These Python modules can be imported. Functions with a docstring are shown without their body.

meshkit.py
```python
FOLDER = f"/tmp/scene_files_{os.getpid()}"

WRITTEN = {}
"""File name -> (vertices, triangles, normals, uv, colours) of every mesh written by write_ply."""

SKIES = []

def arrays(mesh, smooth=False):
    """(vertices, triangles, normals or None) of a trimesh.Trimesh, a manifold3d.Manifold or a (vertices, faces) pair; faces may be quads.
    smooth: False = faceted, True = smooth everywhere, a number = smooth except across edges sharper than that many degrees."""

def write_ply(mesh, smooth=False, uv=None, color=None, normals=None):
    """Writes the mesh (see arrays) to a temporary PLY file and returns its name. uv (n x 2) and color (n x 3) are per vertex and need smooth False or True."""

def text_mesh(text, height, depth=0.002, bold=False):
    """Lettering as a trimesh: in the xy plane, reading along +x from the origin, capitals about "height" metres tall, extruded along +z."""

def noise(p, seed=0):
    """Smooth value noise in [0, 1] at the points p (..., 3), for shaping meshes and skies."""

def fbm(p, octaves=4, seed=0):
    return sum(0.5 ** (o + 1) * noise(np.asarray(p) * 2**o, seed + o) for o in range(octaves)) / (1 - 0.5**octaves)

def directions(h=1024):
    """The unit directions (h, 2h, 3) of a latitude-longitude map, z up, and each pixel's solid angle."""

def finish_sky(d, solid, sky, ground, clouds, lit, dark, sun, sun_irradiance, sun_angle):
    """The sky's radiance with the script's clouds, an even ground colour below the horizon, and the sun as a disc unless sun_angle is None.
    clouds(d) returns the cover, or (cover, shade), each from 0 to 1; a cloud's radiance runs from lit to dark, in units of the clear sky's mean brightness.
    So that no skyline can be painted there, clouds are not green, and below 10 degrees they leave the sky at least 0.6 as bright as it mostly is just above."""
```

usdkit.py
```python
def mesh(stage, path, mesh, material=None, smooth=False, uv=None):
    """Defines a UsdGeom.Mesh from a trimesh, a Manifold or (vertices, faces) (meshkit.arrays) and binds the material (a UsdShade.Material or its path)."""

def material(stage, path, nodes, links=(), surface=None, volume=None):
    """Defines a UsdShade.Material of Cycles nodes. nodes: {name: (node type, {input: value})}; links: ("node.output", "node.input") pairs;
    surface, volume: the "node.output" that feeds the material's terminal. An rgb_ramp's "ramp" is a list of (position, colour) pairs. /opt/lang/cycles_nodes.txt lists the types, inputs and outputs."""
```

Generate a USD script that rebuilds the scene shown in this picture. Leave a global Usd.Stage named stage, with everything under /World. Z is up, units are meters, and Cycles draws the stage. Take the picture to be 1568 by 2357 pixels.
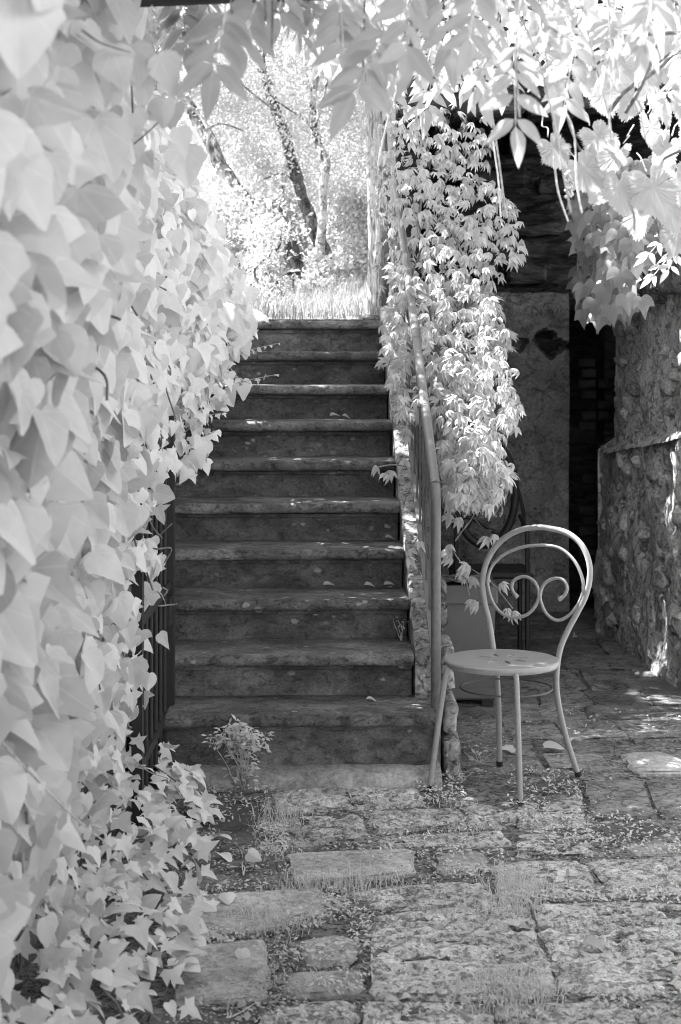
import math, random
import numpy as np, trimesh, usdkit, meshkit
from pxr import Usd, UsdGeom, UsdLux, UsdShade, Gf, Sdf
from shapely.geometry import Polygon, Point
from shapely import affinity

# ------------------------------------------------------------------ camera, sky, sun, exposure
FOC = 3878.0            # focal length in pixels of a picture 1568 px wide
CX, HY, EYE = 784.0, 820.0, 1.54   # image centre column, horizon row, eye height
EXPOSURE = 3.45
SKY, SUN = 0.10, 0.95
SUN_DIR = np.array([-0.52, 0.25, 0.80]); SUN_DIR /= np.linalg.norm(SUN_DIR)

stage = Usd.Stage.CreateInMemory()
UsdGeom.SetStageUpAxis(stage, 'Z'); UsdGeom.SetStageMetersPerUnit(stage, 1.0)
UsdGeom.Xform.Define(stage, '/World'); UsdGeom.Scope.Define(stage, '/World/Looks')
cam = UsdGeom.Camera.Define(stage, '/World/camera')
W_MM = 24.0
cam.CreateHorizontalApertureAttr(W_MM); cam.CreateVerticalApertureAttr(W_MM * 1024 / 681)
cam.CreateFocalLengthAttr(FOC / 1568 * W_MM)
cam.CreateVerticalApertureOffsetAttr(-(1178.5 - HY) / 1568 * W_MM)
cam.CreateFStopAttr(6.3); cam.CreateFocusDistanceAttr(6.2)
cam.CreateExposureAttr(EXPOSURE)
cam.CreateClippingRangeAttr(Gf.Vec2f(0.05, 5000))
cam.AddTranslateOp().Set(Gf.Vec3d(0, 0, EYE)); cam.AddRotateXOp().Set(90.0)

elev = math.asin(SUN_DIR[2]); rot = math.atan2(SUN_DIR[0], SUN_DIR[1])
sky_mat = usdkit.material(stage, '/World/Looks/sky', {
    'sky': ('sky_texture', {'sky_type': 'single_scattering', 'sun_disc': False, 'sun_elevation': elev, 'sun_rotation': rot}),
    'bw': ('rgb_to_bw', {}),
    'bg': ('background_shader', {'strength': SKY})},
    [('sky.color', 'bw.color'), ('bw.val', 'bg.color')], surface='bg.background')
dome = UsdLux.DomeLight.Define(stage, '/World/sky')
UsdShade.MaterialBindingAPI.Apply(dome.GetPrim()).Bind(sky_mat)
dome.GetPrim().SetCustomDataByKey('kind', 'structure')
dome.GetPrim().SetCustomDataByKey('label', 'white glaring sky behind the garden trees')
dome.GetPrim().SetCustomDataByKey('category', 'sky')
sun = UsdLux.DistantLight.Define(stage, '/World/sun')
sun.CreateIntensityAttr(SUN); sun.CreateAngleAttr(0.5); sun.CreateNormalizeAttr(True)
sun.CreateColorAttr(Gf.Vec3f(1.0, 1.0, 1.0))
z_ = SUN_DIR; x_ = np.cross([0, 0, 1], z_); x_ /= np.linalg.norm(x_); y_ = np.cross(z_, x_)
sun.AddTransformOp().Set(Gf.Matrix4d(*x_, 0, *y_, 0, *z_, 0, 0, 0, 8, 1))

rng = np.random.default_rng(7)
rnd = random.Random(7)

# ------------------------------------------------------------------ helpers
used = {}
def numbered(parent, name):
    k = (parent, name); n = used.get(k, 0); used[k] = n + 1
    return f'{parent}/{name}' if n == 0 else f'{parent}/{name}_{n:03d}'
def path_of(p): return '/World' if p is None else str(p.GetPath())
def tag(p, label=None, cat=None, group=None, kind=None):
    for k, v in (('label', label), ('category', cat), ('group', group), ('kind', kind)):
        if v: p.SetCustomDataByKey(k, v)
    return p
def thing(name, label=None, cat=None, loc=(0, 0, 0), group=None, kind=None, parent=None):
    x = UsdGeom.Xform.Define(stage, numbered(path_of(parent), name))
    if any(loc): x.AddTranslateOp().Set(Gf.Vec3d(*map(float, loc)))
    return tag(x.GetPrim(), label, cat, group, kind)
def obj(name, mesh, mat, parent=None, smooth=False, uv=None, loc=(0, 0, 0)):
    """one Mesh; the vertices are in world space, loc is its parent's place"""
    if isinstance(mesh, (tuple, list)):
        mesh = (np.asarray(mesh[0], float) - np.asarray(loc, float), mesh[1])
    else:
        mesh = mesh.copy(); mesh.apply_translation(-np.asarray(loc, float))
    return usdkit.mesh(stage, numbered(path_of(parent), name), mesh, mat, smooth=smooth, uv=uv).GetPrim()
def px(x, y, Y):
    """the point at distance Y that the photograph shows at column x, row y"""
    return np.array([(x - CX) / FOC * Y, Y, EYE - (y - HY) / FOC * Y])
def gpx(x, y, z=0.0):
    Y = FOC * (EYE - z) / (y - HY)
    return np.array([(x - CX) / FOC * Y, Y, z])
def unit(v):
    v = np.asarray(v, float); return v / np.maximum(np.linalg.norm(v, axis=-1, keepdims=True), 1e-12)
def smoothstep(a, b, x):
    t = np.clip((np.asarray(x, float) - a) / (b - a), 0, 1); return t * t * (3 - 2 * t)
def cat(parts):
    vs, fs, us, n = [], [], [], 0
    for p in parts:
        v, f = np.asarray(p[0]), np.asarray(p[1])
        if f.shape[1] == 4: f = np.vstack([f[:, [0, 1, 2]], f[:, [0, 2, 3]]])
        vs.append(v); fs.append(f + n); n += len(v)
        if len(p) > 2: us.append(p[2])
    return (np.vstack(vs), np.vstack(fs)) + ((np.vstack(us),) if us else ())
def catmull(pts, n=6):
    p = np.asarray(pts, float)
    if len(p) < 3: return np.linspace(p[0], p[-1], n + 1)
    q = np.vstack([2 * p[0] - p[1], p, 2 * p[-1] - p[-2]]); out = []
    for i in range(1, len(q) - 2):
        t = np.linspace(0, 1, n, endpoint=False)[:, None]
        a, b, c, d = q[i - 1], q[i], q[i + 1], q[i + 2]
        out.append(.5 * (2 * b + (c - a) * t + (2 * a - 5 * b + 4 * c - d) * t ** 2 + (3 * b - a - 3 * c + d) * t ** 3))
    return np.vstack(out + [p[-1:]])
def tube(points, radii, sides=6):
    p = np.asarray(points, float); n = len(p); r = np.broadcast_to(radii, (n,)).astype(float)
    t = unit(np.gradient(p, axis=0))
    a = np.zeros_like(p); ref = np.array([0, 0, 1.0]) if abs(t[0, 2]) < .9 else np.array([1.0, 0, 0])
    a[0] = unit(np.cross(t[0], ref))
    for i in range(1, n): a[i] = unit(a[i - 1] - t[i] * (a[i - 1] @ t[i]))
    b = np.cross(t, a); ang = np.arange(sides) * 2 * np.pi / sides
    v = (p[:, None] + r[:, None, None] * (np.cos(ang)[None, :, None] * a[:, None] + np.sin(ang)[None, :, None] * b[:, None])).reshape(-1, 3)
    i, j = np.meshgrid(np.arange(n - 1), np.arange(sides), indexing='ij')
    q = np.stack([i * sides + j, i * sides + (j + 1) % sides, (i + 1) * sides + (j + 1) % sides, (i + 1) * sides + j], -1).reshape(-1, 4)
    f = np.vstack([q[:, [0, 1, 2]], q[:, [0, 2, 3]]])
    v = np.vstack([v, p[:1], p[-1:]]); m = len(v)
    caps = [[m - 2, (k + 1) % sides, k] for k in range(sides)] + [[m - 1, (n - 1) * sides + k, (n - 1) * sides + (k + 1) % sides] for k in range(sides)]
    return v, np.vstack([f, caps])
def boxm(lo, hi):
    lo, hi = np.asarray(lo, float), np.asarray(hi, float)
    m = trimesh.creation.box(hi - lo); m.apply_translation((lo + hi) / 2)
    return np.array(m.vertices), np.array(m.faces)
def chamfer_box(lo, hi, c):
    """box with chamfered edges"""
    import manifold3d as m3
    lo, hi = np.asarray(lo, float), np.asarray(hi, float); pts = []
    for sx in (0, 1):
        for sy in (0, 1):
            for sz in (0, 1):
                p = np.where([sx, sy, sz], hi, lo); s = np.where([sx, sy, sz], -1, 1)
                for k in range(3):
                    q = p + s * c; q[k] = p[k]; pts.append(q)
    h = trimesh.convex.convex_hull(np.array(pts)); return np.array(h.vertices), np.array(h.faces)
def rough_stone(lo, hi, c, amp, seed, sub=1):
    v, f = chamfer_box(lo, hi, c)
    m = trimesh.Trimesh(v, f)
    for _ in range(sub): m = m.subdivide()
    v = np.array(m.vertices)
    s = 1 / max(np.min(np.asarray(hi) - np.asarray(lo)) * 1.3, .03)
    d = np.stack([meshkit.fbm(v * s + 17 * k, 3, seed + k) for k in range(3)], -1) - .5
    return v + d * amp * 2, np.array(m.faces)
def grid(us, vs, fn):
    U, V = np.meshgrid(us, vs, indexing='ij'); v = fn(U.ravel(), V.ravel())
    n, m = len(us), len(vs); i, j = np.meshgrid(np.arange(n - 1), np.arange(m - 1), indexing='ij')
    q = np.stack([i * m + j, (i + 1) * m + j, (i + 1) * m + j + 1, i * m + j + 1], -1).reshape(-1, 4)
    return v, np.vstack([q[:, [0, 1, 2]], q[:, [0, 2, 3]]])

# ------------------------------------------------------------------ materials (an infrared photograph: everything is neutral grey)
def g3(v): return (v, v, v)
def leaf_mat(name, lo, hi, trans=0.42, vein='palm', vein_amt=.10, gloss=.05):
    nodes = {
        'geo': ('geometry', {}), 'oi': ('object_info', {}),
        'sum': ('math', {'math_type': 'add'}), 'fr': ('math', {'math_type': 'fraction'}),
        'noi': ('noise_texture', {'scale': 22.0, 'detail': 3.0}),
        'mixn': ('math', {'math_type': 'multiply_add', 'value2': .5, 'value3': 0.0}),
        'half': ('math', {'math_type': 'multiply', 'value2': .5}),
        'ramp': ('rgb_ramp', {'ramp': [(0, g3(lo)), (.5, g3(lo * .45 + hi * .55)), (1, g3(hi))]}),
        'uv': ('texture_coordinate', {}), 'sx': ('separate_xyz', {}),
        'dif': ('diffuse_bsdf', {'roughness': .3}), 'tr': ('translucent_bsdf', {}), 'gl': ('glossy_bsdf', {'roughness': .42, 'color': g3(.9)}),
        'm1': ('mix_closure', {'fac': trans}), 'm2': ('mix_closure', {'fac': gloss}),
        'vm': ('mix', {'mix_type': 'mix', 'color2': g3(min(hi * 1.12, .92))}),
    }
    links = [('geo.random_per_island', 'sum.value1'), ('oi.random', 'sum.value2'), ('sum.value', 'fr.value1'), ('fr.value', 'half.value1'),
             ('geo.position', 'noi.vector'), ('noi.fac', 'mixn.value1'), ('half.value', 'mixn.value3'), ('mixn.value', 'ramp.fac'),
             ('uv.UV', 'sx.vector'), ('ramp.color', 'vm.color1'), ('vm.color', 'dif.color'), ('vm.color', 'tr.color'),
             ('dif.BSDF', 'm1.closure1'), ('tr.BSDF', 'm1.closure2'), ('m1.closure', 'm2.closure1'), ('gl.BSDF', 'm2.closure2')]
    if vein == 'palm':
        nodes.update({'y0': ('math', {'math_type': 'subtract', 'value2': .06}), 'at': ('math', {'math_type': 'arctan2'}),
                      'wr': ('math', {'math_type': 'wrap', 'value2': .36, 'value3': -.36}), 'ab': ('math', {'math_type': 'absolute'}),
                      'len': ('vector_math', {'math_type': 'length'}), 'ds': ('math', {'math_type': 'multiply'}),
                      'mr': ('map_range', {'from_min': .004, 'from_max': .022, 'to_min': vein_amt * 5, 'to_max': 0.0, 'clamp': True})})
        links += [('sx.y', 'y0.value1'), ('sx.x', 'at.value1'), ('y0.value', 'at.value2'), ('at.value', 'wr.value1'), ('wr.value', 'ab.value1'),
                  ('uv.UV', 'len.vector1'), ('ab.value', 'ds.value1'), ('len.value', 'ds.value2'), ('ds.value', 'mr.value'), ('mr.result', 'vm.fac')]
    else:
        nodes.update({'ax': ('math', {'math_type': 'absolute'}),
                      'sl': ('math', {'math_type': 'multiply_add', 'value2': -.9}), 'k': ('math', {'math_type': 'multiply', 'value2': 9.0}),
                      'fr2': ('math', {'math_type': 'fraction'}), 'mr': ('map_range', {'from_min': .05, 'from_max': .25, 'to_min': vein_amt * 2.2, 'to_max': 0.0, 'clamp': True}),
                      'mid': ('map_range', {'from_min': .006, 'from_max': .022, 'to_min': vein_amt * 5, 'to_max': 0.0, 'clamp': True}), 'mx': ('math', {'math_type': 'maximum'})})
        links += [('sx.x', 'ax.value1'), ('ax.value', 'sl.value1'), ('sx.y', 'sl.value3'), ('sl.value', 'k.value1'), ('k.value', 'fr2.value1'),
                  ('fr2.value', 'mr.value'), ('ax.value', 'mid.value'), ('mr.result', 'mx.value1'), ('mid.result', 'mx.value2'), ('mx.value', 'vm.fac')]
    return usdkit.material(stage, '/World/Looks/' + name, nodes, links, surface='m2.closure')

def stone_mat(name, dark, mid, light, scale=6.0, bump=.5, bdist=.01, pit=0.0, pit_scale=40.0, pit_dist=1.2, spots=0.0, spot_col=.4, spot_scale=14.0, stretch=(1, 1, 1), rough=.9, vary=.25, grain=70.0):
    """mottled stone: cloudy base, fine grain, dark pits, pale lichen spots, tone that varies by piece"""
    n = {'geo': ('geometry', {}), 'oi': ('object_info', {}), 'map': ('mapping', {'scale': stretch}),
         'n1': ('noise_texture', {'scale': scale, 'detail': 8.0, 'roughness': .65, 'distortion': .4}),
         'n2': ('noise_texture', {'scale': grain, 'detail': 4.0, 'roughness': .7}),
         'n3': ('noise_texture', {'scale': scale * .28, 'detail': 3.0}),
         'r1': ('rgb_ramp', {'ramp': [(.28, g3(dark)), (.48, g3(mid)), (.72, g3(light))]}),
         'r2': ('map_range', {'from_min': .3, 'from_max': .7, 'to_min': .62, 'to_max': 1.35}),
         'r3': ('map_range', {'from_min': .3, 'from_max': .7, 'to_min': .75, 'to_max': 1.22}),
         'rv': ('map_range', {'from_min': 0.0, 'from_max': 1.0, 'to_min': 1 - vary, 'to_max': 1 + vary}),
         'm1': ('math', {'math_type': 'multiply'}), 'm2': ('math', {'math_type': 'multiply'}),
         'mc': ('mix', {'mix_type': 'multiply', 'fac': 1.0}),
         'p': ('principled_bsdf', {'roughness': rough, 'specular_ior_level': .25}),
         'h': ('math', {'math_type': 'multiply_add', 'value2': .35}), 'bump': ('bump', {'strength': bump, 'distance': bdist})}
    l = [('geo.position', 'map.vector'), ('map.vector', 'n1.vector'), ('map.vector', 'n2.vector'), ('map.vector', 'n3.vector'), ('n1.fac', 'r1.fac'),
         ('n2.fac', 'r2.value'), ('n3.fac', 'r3.value'), ('oi.random', 'rv.value'), ('r2.result', 'm1.value1'), ('r3.result', 'm1.value2'),
         ('m1.value', 'm2.value1'), ('rv.result', 'm2.value2'), ('r1.color', 'mc.color1'), ('m2.value', 'mc.color2'),
         ('n2.fac', 'h.value1'), ('n1.fac', 'h.value3'), ('bump.normal', 'p.normal')]
    col, hgt = 'mc.color', 'h.value'
    if pit:
        n.update({'np': ('noise_texture', {'scale': pit_scale, 'detail': 5.0, 'roughness': .6, 'distortion': pit_dist}),
                  'rp': ('map_range', {'from_min': .36, 'from_max': .47, 'to_min': 1 - pit, 'to_max': 1.0, 'clamp': True}),
                  'mp': ('mix', {'mix_type': 'multiply', 'fac': 1.0}), 'hp': ('math', {'math_type': 'multiply_add', 'value2': 1.1})})
        l += [('map.vector', 'np.vector'), ('np.fac', 'rp.value'), (col, 'mp.color1'), ('rp.result', 'mp.color2'), ('rp.result', 'hp.value1'), (hgt, 'hp.value3')]
        col, hgt = 'mp.color', 'hp.value'
    if spots:
        n.update({'vo': ('voronoi_texture', {'scale': spot_scale, 'randomness': 1.0}), 'nw': ('noise_texture', {'scale': spot_scale * 2.2, 'detail': 4.0}),
                  'na': ('math', {'math_type': 'multiply_add', 'value2': .45}), 'rs': ('map_range', {'from_min': .36, 'from_max': .42, 'to_min': spots, 'to_max': 0.0, 'clamp': True}),
                  'ng': ('noise_texture', {'scale': spot_scale * .35, 'detail': 2.0}), 'rg': ('map_range', {'from_min': .5, 'from_max': .6, 'clamp': True}),
                  'mm': ('math', {'math_type': 'multiply'}), 'ms': ('mix', {'mix_type': 'mix', 'color2': g3(spot_col)})}) 
        l += [('map.vector', 'vo.vector'), ('map.vector', 'nw.vector'), ('map.vector', 'ng.vector'), ('nw.fac', 'na.value1'), ('vo.distance', 'na.value3'), ('na.value', 'rs.value'),
              ('ng.fac', 'rg.value'), ('rg.result', 'mm.value1'), ('rs.result', 'mm.value2'), ('mm.value', 'ms.fac'), (col, 'ms.color1')]
        col = 'ms.color'
    l += [(col, 'p.base_color'), (hgt, 'bump.height')]
    return usdkit.material(stage, '/World/Looks/' + name, n, l, surface='p.BSDF')

def paint_mat(name, col, rough=.45, wear=.15, scale=30.0, metallic=0.0, spec=.4):
    n = {'geo': ('geometry', {}), 'n1': ('noise_texture', {'scale': scale, 'detail': 5.0, 'roughness': .65}),
         'r': ('rgb_ramp', {'ramp': [(.3, g3(col * (1 - wear))), (.6, g3(col)), (.8, g3(min(col * (1 + wear), .9)))]}),
         'rr': ('map_range', {'from_min': .3, 'from_max': .7, 'to_min': rough - .1, 'to_max': rough + .15}),
         'b': ('bump', {'strength': .12, 'distance': .002}),
         'p': ('principled_bsdf', {'roughness': rough, 'metallic': metallic, 'specular_ior_level': spec})}
    return usdkit.material(stage, '/World/Looks/' + name, n, [('geo.position', 'n1.vector'), ('n1.fac', 'r.fac'), ('r.color', 'p.base_color'),
        ('n1.fac', 'rr.value'), ('rr.result', 'p.roughness'), ('n1.fac', 'b.height'), ('b.normal', 'p.normal')], surface='p.BSDF')

M = {}
M['ivy'] = leaf_mat('ivy_leaf', .36, .80, .22, 'palm', .05, .07)
M['creeper'] = leaf_mat('creeper_leaf', .26, .52, .26, 'pinn', .04, .06)
M['wisteria'] = leaf_mat('wisteria_leaf', .32, .54, .46, 'pinn', .07, .04)
M['grape'] = leaf_mat('grape_leaf', .30, .50, .34, 'palm', .07, .04)
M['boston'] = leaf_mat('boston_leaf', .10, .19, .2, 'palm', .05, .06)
M['tree_leaf'] = leaf_mat('tree_leaf', .30, .54, .40, 'pinn', .0, .02)
M['shrub_leaf'] = leaf_mat('shrub_leaf', .30, .53, .35, 'pinn', .0, .03)
M['grass'] = leaf_mat('grass_blade', .52, .78, .35, 'pinn', .0, .02)
M['dead_leaf'] = leaf_mat('dead_leaf', .30, .55, .15, 'pinn', .05, .02)
M['stem'] = stone_mat('vine_stem', .06, .13, .24, 30, .4, .004)
M['pale_stem'] = stone_mat('pale_stem', .30, .42, .55, 30, .2, .002)
M['bark'] = stone_mat('olive_bark', .035, .24, .40, 9, 1.0, .03, stretch=(1, 1, .45), pit=.75, pit_scale=14)
M['dark_bark'] = stone_mat('dark_bark', .025, .065, .20, 10, 1.0, .03, stretch=(1, 1, .4), pit=.8, pit_scale=18)
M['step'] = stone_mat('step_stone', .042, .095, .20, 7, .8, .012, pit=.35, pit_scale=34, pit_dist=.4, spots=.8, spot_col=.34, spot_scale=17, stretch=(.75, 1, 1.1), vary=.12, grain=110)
M['step_top'] = stone_mat('step_nosing', .05, .12, .24, 8, .8, .01, pit=.5, pit_scale=40, spots=.7, spot_col=.34, spot_scale=20, stretch=(.7, 1, 1), vary=.12, grain=110)  # paler than the risers for lichen, with light from above put into the colour
M['lichen'] = stone_mat('lichen_stone', .12, .26, .45, 14, .9, .012, pit=.6, pit_scale=30, spots=.9, spot_col=.6, spot_scale=30, vary=.15)
M['slab_rough'] = stone_mat('rough_flagstone', .24, .48, .68, 13, 1.0, .02, pit=.42, pit_scale=48, pit_dist=.3, spots=.35, spot_col=.55, spot_scale=34, vary=.16, grain=130)
M['slab_smooth'] = stone_mat('smooth_flagstone', .20, .30, .42, 5, .5, .008, pit=.3, pit_scale=20, vary=.2, grain=60)
M['slab_dark'] = stone_mat('dark_flagstone', .05, .085, .15, 5, .6, .008, pit=.4, pit_scale=10, vary=.2)
M['yard'] = stone_mat('yard_paving', .08, .17, .28, 5, .9, .012, pit=.5, pit_scale=24, spots=.3, spot_col=.3, spot_scale=16, vary=.2)
M['soil'] = stone_mat('soil', .08, .18, .32, 16, 1.0, .03, pit=.7, pit_scale=45)
M['litter'] = stone_mat('litter', .20, .38, .58, 30, .4, .004, vary=.3)
M['plaster'] = stone_mat('old_plaster', .22, .39, .56, 5, 1.0, .025, pit=.45, pit_scale=17, spots=.4, spot_col=.42, spot_scale=12, vary=.08)
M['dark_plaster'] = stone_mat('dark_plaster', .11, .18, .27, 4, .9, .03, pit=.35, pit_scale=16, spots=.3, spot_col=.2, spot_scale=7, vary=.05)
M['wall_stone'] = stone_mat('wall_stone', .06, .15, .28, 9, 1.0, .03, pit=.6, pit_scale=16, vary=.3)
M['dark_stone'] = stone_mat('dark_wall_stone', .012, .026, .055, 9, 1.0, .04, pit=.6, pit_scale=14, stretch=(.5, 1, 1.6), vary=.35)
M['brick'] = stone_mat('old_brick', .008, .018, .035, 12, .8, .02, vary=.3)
M['pillar'] = stone_mat('pale_pillar', .45, .66, .78, 9, 1.0, .03, stretch=(2, 2, .3), pit=.4, pit_scale=20)
M['iron'] = paint_mat('black_iron', .012, .55, .4)
M['rail'] = paint_mat('grey_iron', .14, .5, .3, 40, 0.0)
M['bars'] = paint_mat('bar_iron', .10, .6, .35, 40)
M['chair'] = paint_mat('chair_paint', .25, .38, .10, 60, 0.0, .5)
M['foot'] = paint_mat('black_rubber', .012, .7, .2)
M['planter'] = paint_mat('planter_clay', .115, .8, .15, 6, 0.0, .15)
M['beam'] = stone_mat('beam_wood', .02, .04, .08, 14, .8, .01, stretch=(.2, 1, 1))
M['lawn'] = leaf_mat('lawn_blade', .17, .32, .35, 'pinn', .0, .02)
M['terrain'] = stone_mat('terrain', .08, .14, .22, 3, .6, .03, pit=.4, pit_scale=9)

# ------------------------------------------------------------------ leaf templates: unit length, base at the origin, tip at +y, normal +z
def leaf_from_outline(half, fold, curl, bend, cy=.36, rings=(.55,), wob=0.0, seed=0):
    h = np.array(half, float); r = np.random.default_rng(seed)
    right = h; left = h[1:-1][::-1] * [-1, 1]
    right, left = right * [r.uniform(.82, 1.12), 1], left * [r.uniform(.82, 1.12), 1]
    o = np.vstack([right, left]); o = o + r.normal(0, wob, o.shape)
    n = len(o); c = np.array([[0, cy]])
    layers = [c] + [c + (o - c) * s for s in rings] + [o]
    p = np.vstack(layers); x, y = p[:, 0], p[:, 1]
    z = fold * np.abs(x) - curl * (y - .25) ** 2 - bend * x ** 2 + r.normal(0, wob * .6, len(p))
    f = [[0, 1 + i, 1 + (i + 1) % n] for i in range(n)]
    for k in range(len(rings)):
        a, b = 1 + k * n, 1 + (k + 1) * n
        for i in range(n):
            j = (i + 1) % n; f += [[a + i, b + i, b + j], [a + i, b + j, a + j]]
    f = np.array(f)[:, ::-1]
    return np.column_stack([x, y, z]), f, np.column_stack([x, y])
IV_HEART = [(0, .07), (.1, .0), (.25, -.03), (.40, .07), (.47, .24), (.44, .44), (.34, .64), (.20, .82), (.08, .95), (0, 1.01)]
IV_BROAD = [(0, .06), (.12, -.01), (.28, -.02), (.42, .1), (.5, .3), (.40, .42), (.32, .58), (.2, .78), (.09, .93), (0, 1.0)]
IV_THREE = [(0, .08), (.13, .0), (.3, -.02), (.44, .1), (.55, .3), (.36, .4), (.27, .5), (.22, .66), (.1, .86), (0, 1.04)]
IV_STAR = [(0, .1), (.1, .03), (.33, -.1), (.27, .1), (.58, .24), (.38, .36), (.22, .44), (.19, .62), (.08, .86), (0, 1.06)]
IV_POINT = [(0, .05), (.12, .0), (.27, .05), (.35, .2), (.33, .35), (.22, .52), (.14, .68), (.08, .82), (.03, .94), (0, 1.05)]
rs = np.random.default_rng(3)
IVY_MATURE = [leaf_from_outline([IV_HEART, IV_POINT, IV_THREE, IV_HEART, IV_BROAD, IV_BROAD][k % 6], rs.uniform(-.15, .4), rs.uniform(-.2, .8), rs.uniform(-.3, .7), wob=.012, seed=k) for k in range(12)]
IVY_YOUNG = [leaf_from_outline([IV_STAR, IV_THREE, IV_STAR, IV_HEART][k % 4], rs.uniform(-.1, .3), rs.uniform(-.2, .5), rs.uniform(-.2, .5), wob=.014, seed=40 + k) for k in range(12)]
BOSTON = [leaf_from_outline([(0, .12), (.12, .02), (.28, .0), (.44, .12), (.5, .32), (.52, .56), (.36, .5), (.24, .56), (.16, .72), (.07, .9), (0, 1.05)], rs.uniform(-.3, -.05), rs.uniform(.0, .4), rs.uniform(0, .6), wob=.01, seed=80 + k) for k in range(8)]
def grape_tpl(seed):
    r = np.random.default_rng(seed); n = 47; h = []
    for i in range(n):
        t = i / (n - 1) * math.pi                       # 0 at the petiole, pi at the tip
        base = .50 + .09 * math.cos(2 * t) + .10 * max(0, math.cos(5 * (math.pi - t) / 1.0)) * (.6 if t < 1 else 1)
        if t < .25: base *= .45 + t * 2.2
        tooth = .035 * (1 if i % 2 else -1) * (t > .4)
        rr = base + tooth
        h.append((max(0, rr * math.sin(t) * 1.05), .42 - rr * math.cos(t) * (1.0 if t > 1.57 else .85)))
    h[0] = (0, h[0][1]); h[-1] = (0, 1.0)
    return leaf_from_outline(h, r.uniform(-.2, .25), r.uniform(-.1, .5), r.uniform(-.3, .4), cy=.36, rings=(.4, .75), wob=.012, seed=seed)
GRAPE = [grape_tpl(120 + k) for k in range(6)]
def leaflet_tpl(w, fold, curl, tipw=1.0, seed=0, stations=6):
    ys = np.linspace(0, 1, stations + 1); p = []; r = np.random.default_rng(seed)
    wy = w * np.sin(np.pi * ys ** .82) ** .85 * (1 - .25 * ys); wy[0] = .012; wy[-1] = .002
    tw = r.normal(0, .12)
    for y, ww in zip(ys, wy):
        zc = -curl * (y - .1) ** 2
        for s in (-1, 0, 1): p.append((s * ww, y, zc + fold * ww * abs(s) + tw * s * ww * y + r.normal(0, .006)))
    f = []
    for i in range(stations):
        for s in (0, 1):
            a = 3 * i + s; f += [[a, a + 1, a + 4], [a, a + 4, a + 3]]
    p = np.array(p); return p, np.array(f), p[:, :2].copy()
WIST = [leaflet_tpl(.21, rs.uniform(0, .5), rs.uniform(0, .6), seed=k) for k in range(8)]
CREEP = [leaflet_tpl(.19, rs.uniform(.1, .6), rs.uniform(.1, .9), seed=20 + k, stations=4) for k in range(8)]
SMALL = [leaflet_tpl(.27, rs.uniform(0, .5), rs.uniform(0, .5), seed=40 + k, stations=2) for k in range(4)]

def place(t, pos, L, N, size):
    L = unit(L); N = np.asarray(N, float); N = unit(N - L * (N @ L)); Wd = np.cross(L, N)
    v = t[0] * size
    return pos + v[:, :1] * Wd + v[:, 1:2] * L + v[:, 2:3] * N, t[1], t[2]
def place_many(tpls, pos, L, N, size, pick):
    """all leaves in one mesh"""
    out = []
    L = unit(L); N = unit(N - L * np.sum(N * L, 1, keepdims=True)); Wd = np.cross(L, N)
    for k, t in enumerate(tpls):
        m = np.where(pick == k)[0]
        if not len(m): continue
        v = t[0][None] * size[m][:, None, None]
        w = pos[m][:, None] + v[..., :1] * Wd[m][:, None] + v[..., 1:2] * L[m][:, None] + v[..., 2:3] * N[m][:, None]
        nv = len(t[0]); f = t[1][None] + (np.arange(len(m)) * nv)[:, None, None]
        out.append((w.reshape(-1, 3), f.reshape(-1, 3), np.tile(t[2], (len(m), 1))))
    return cat(out)
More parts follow.
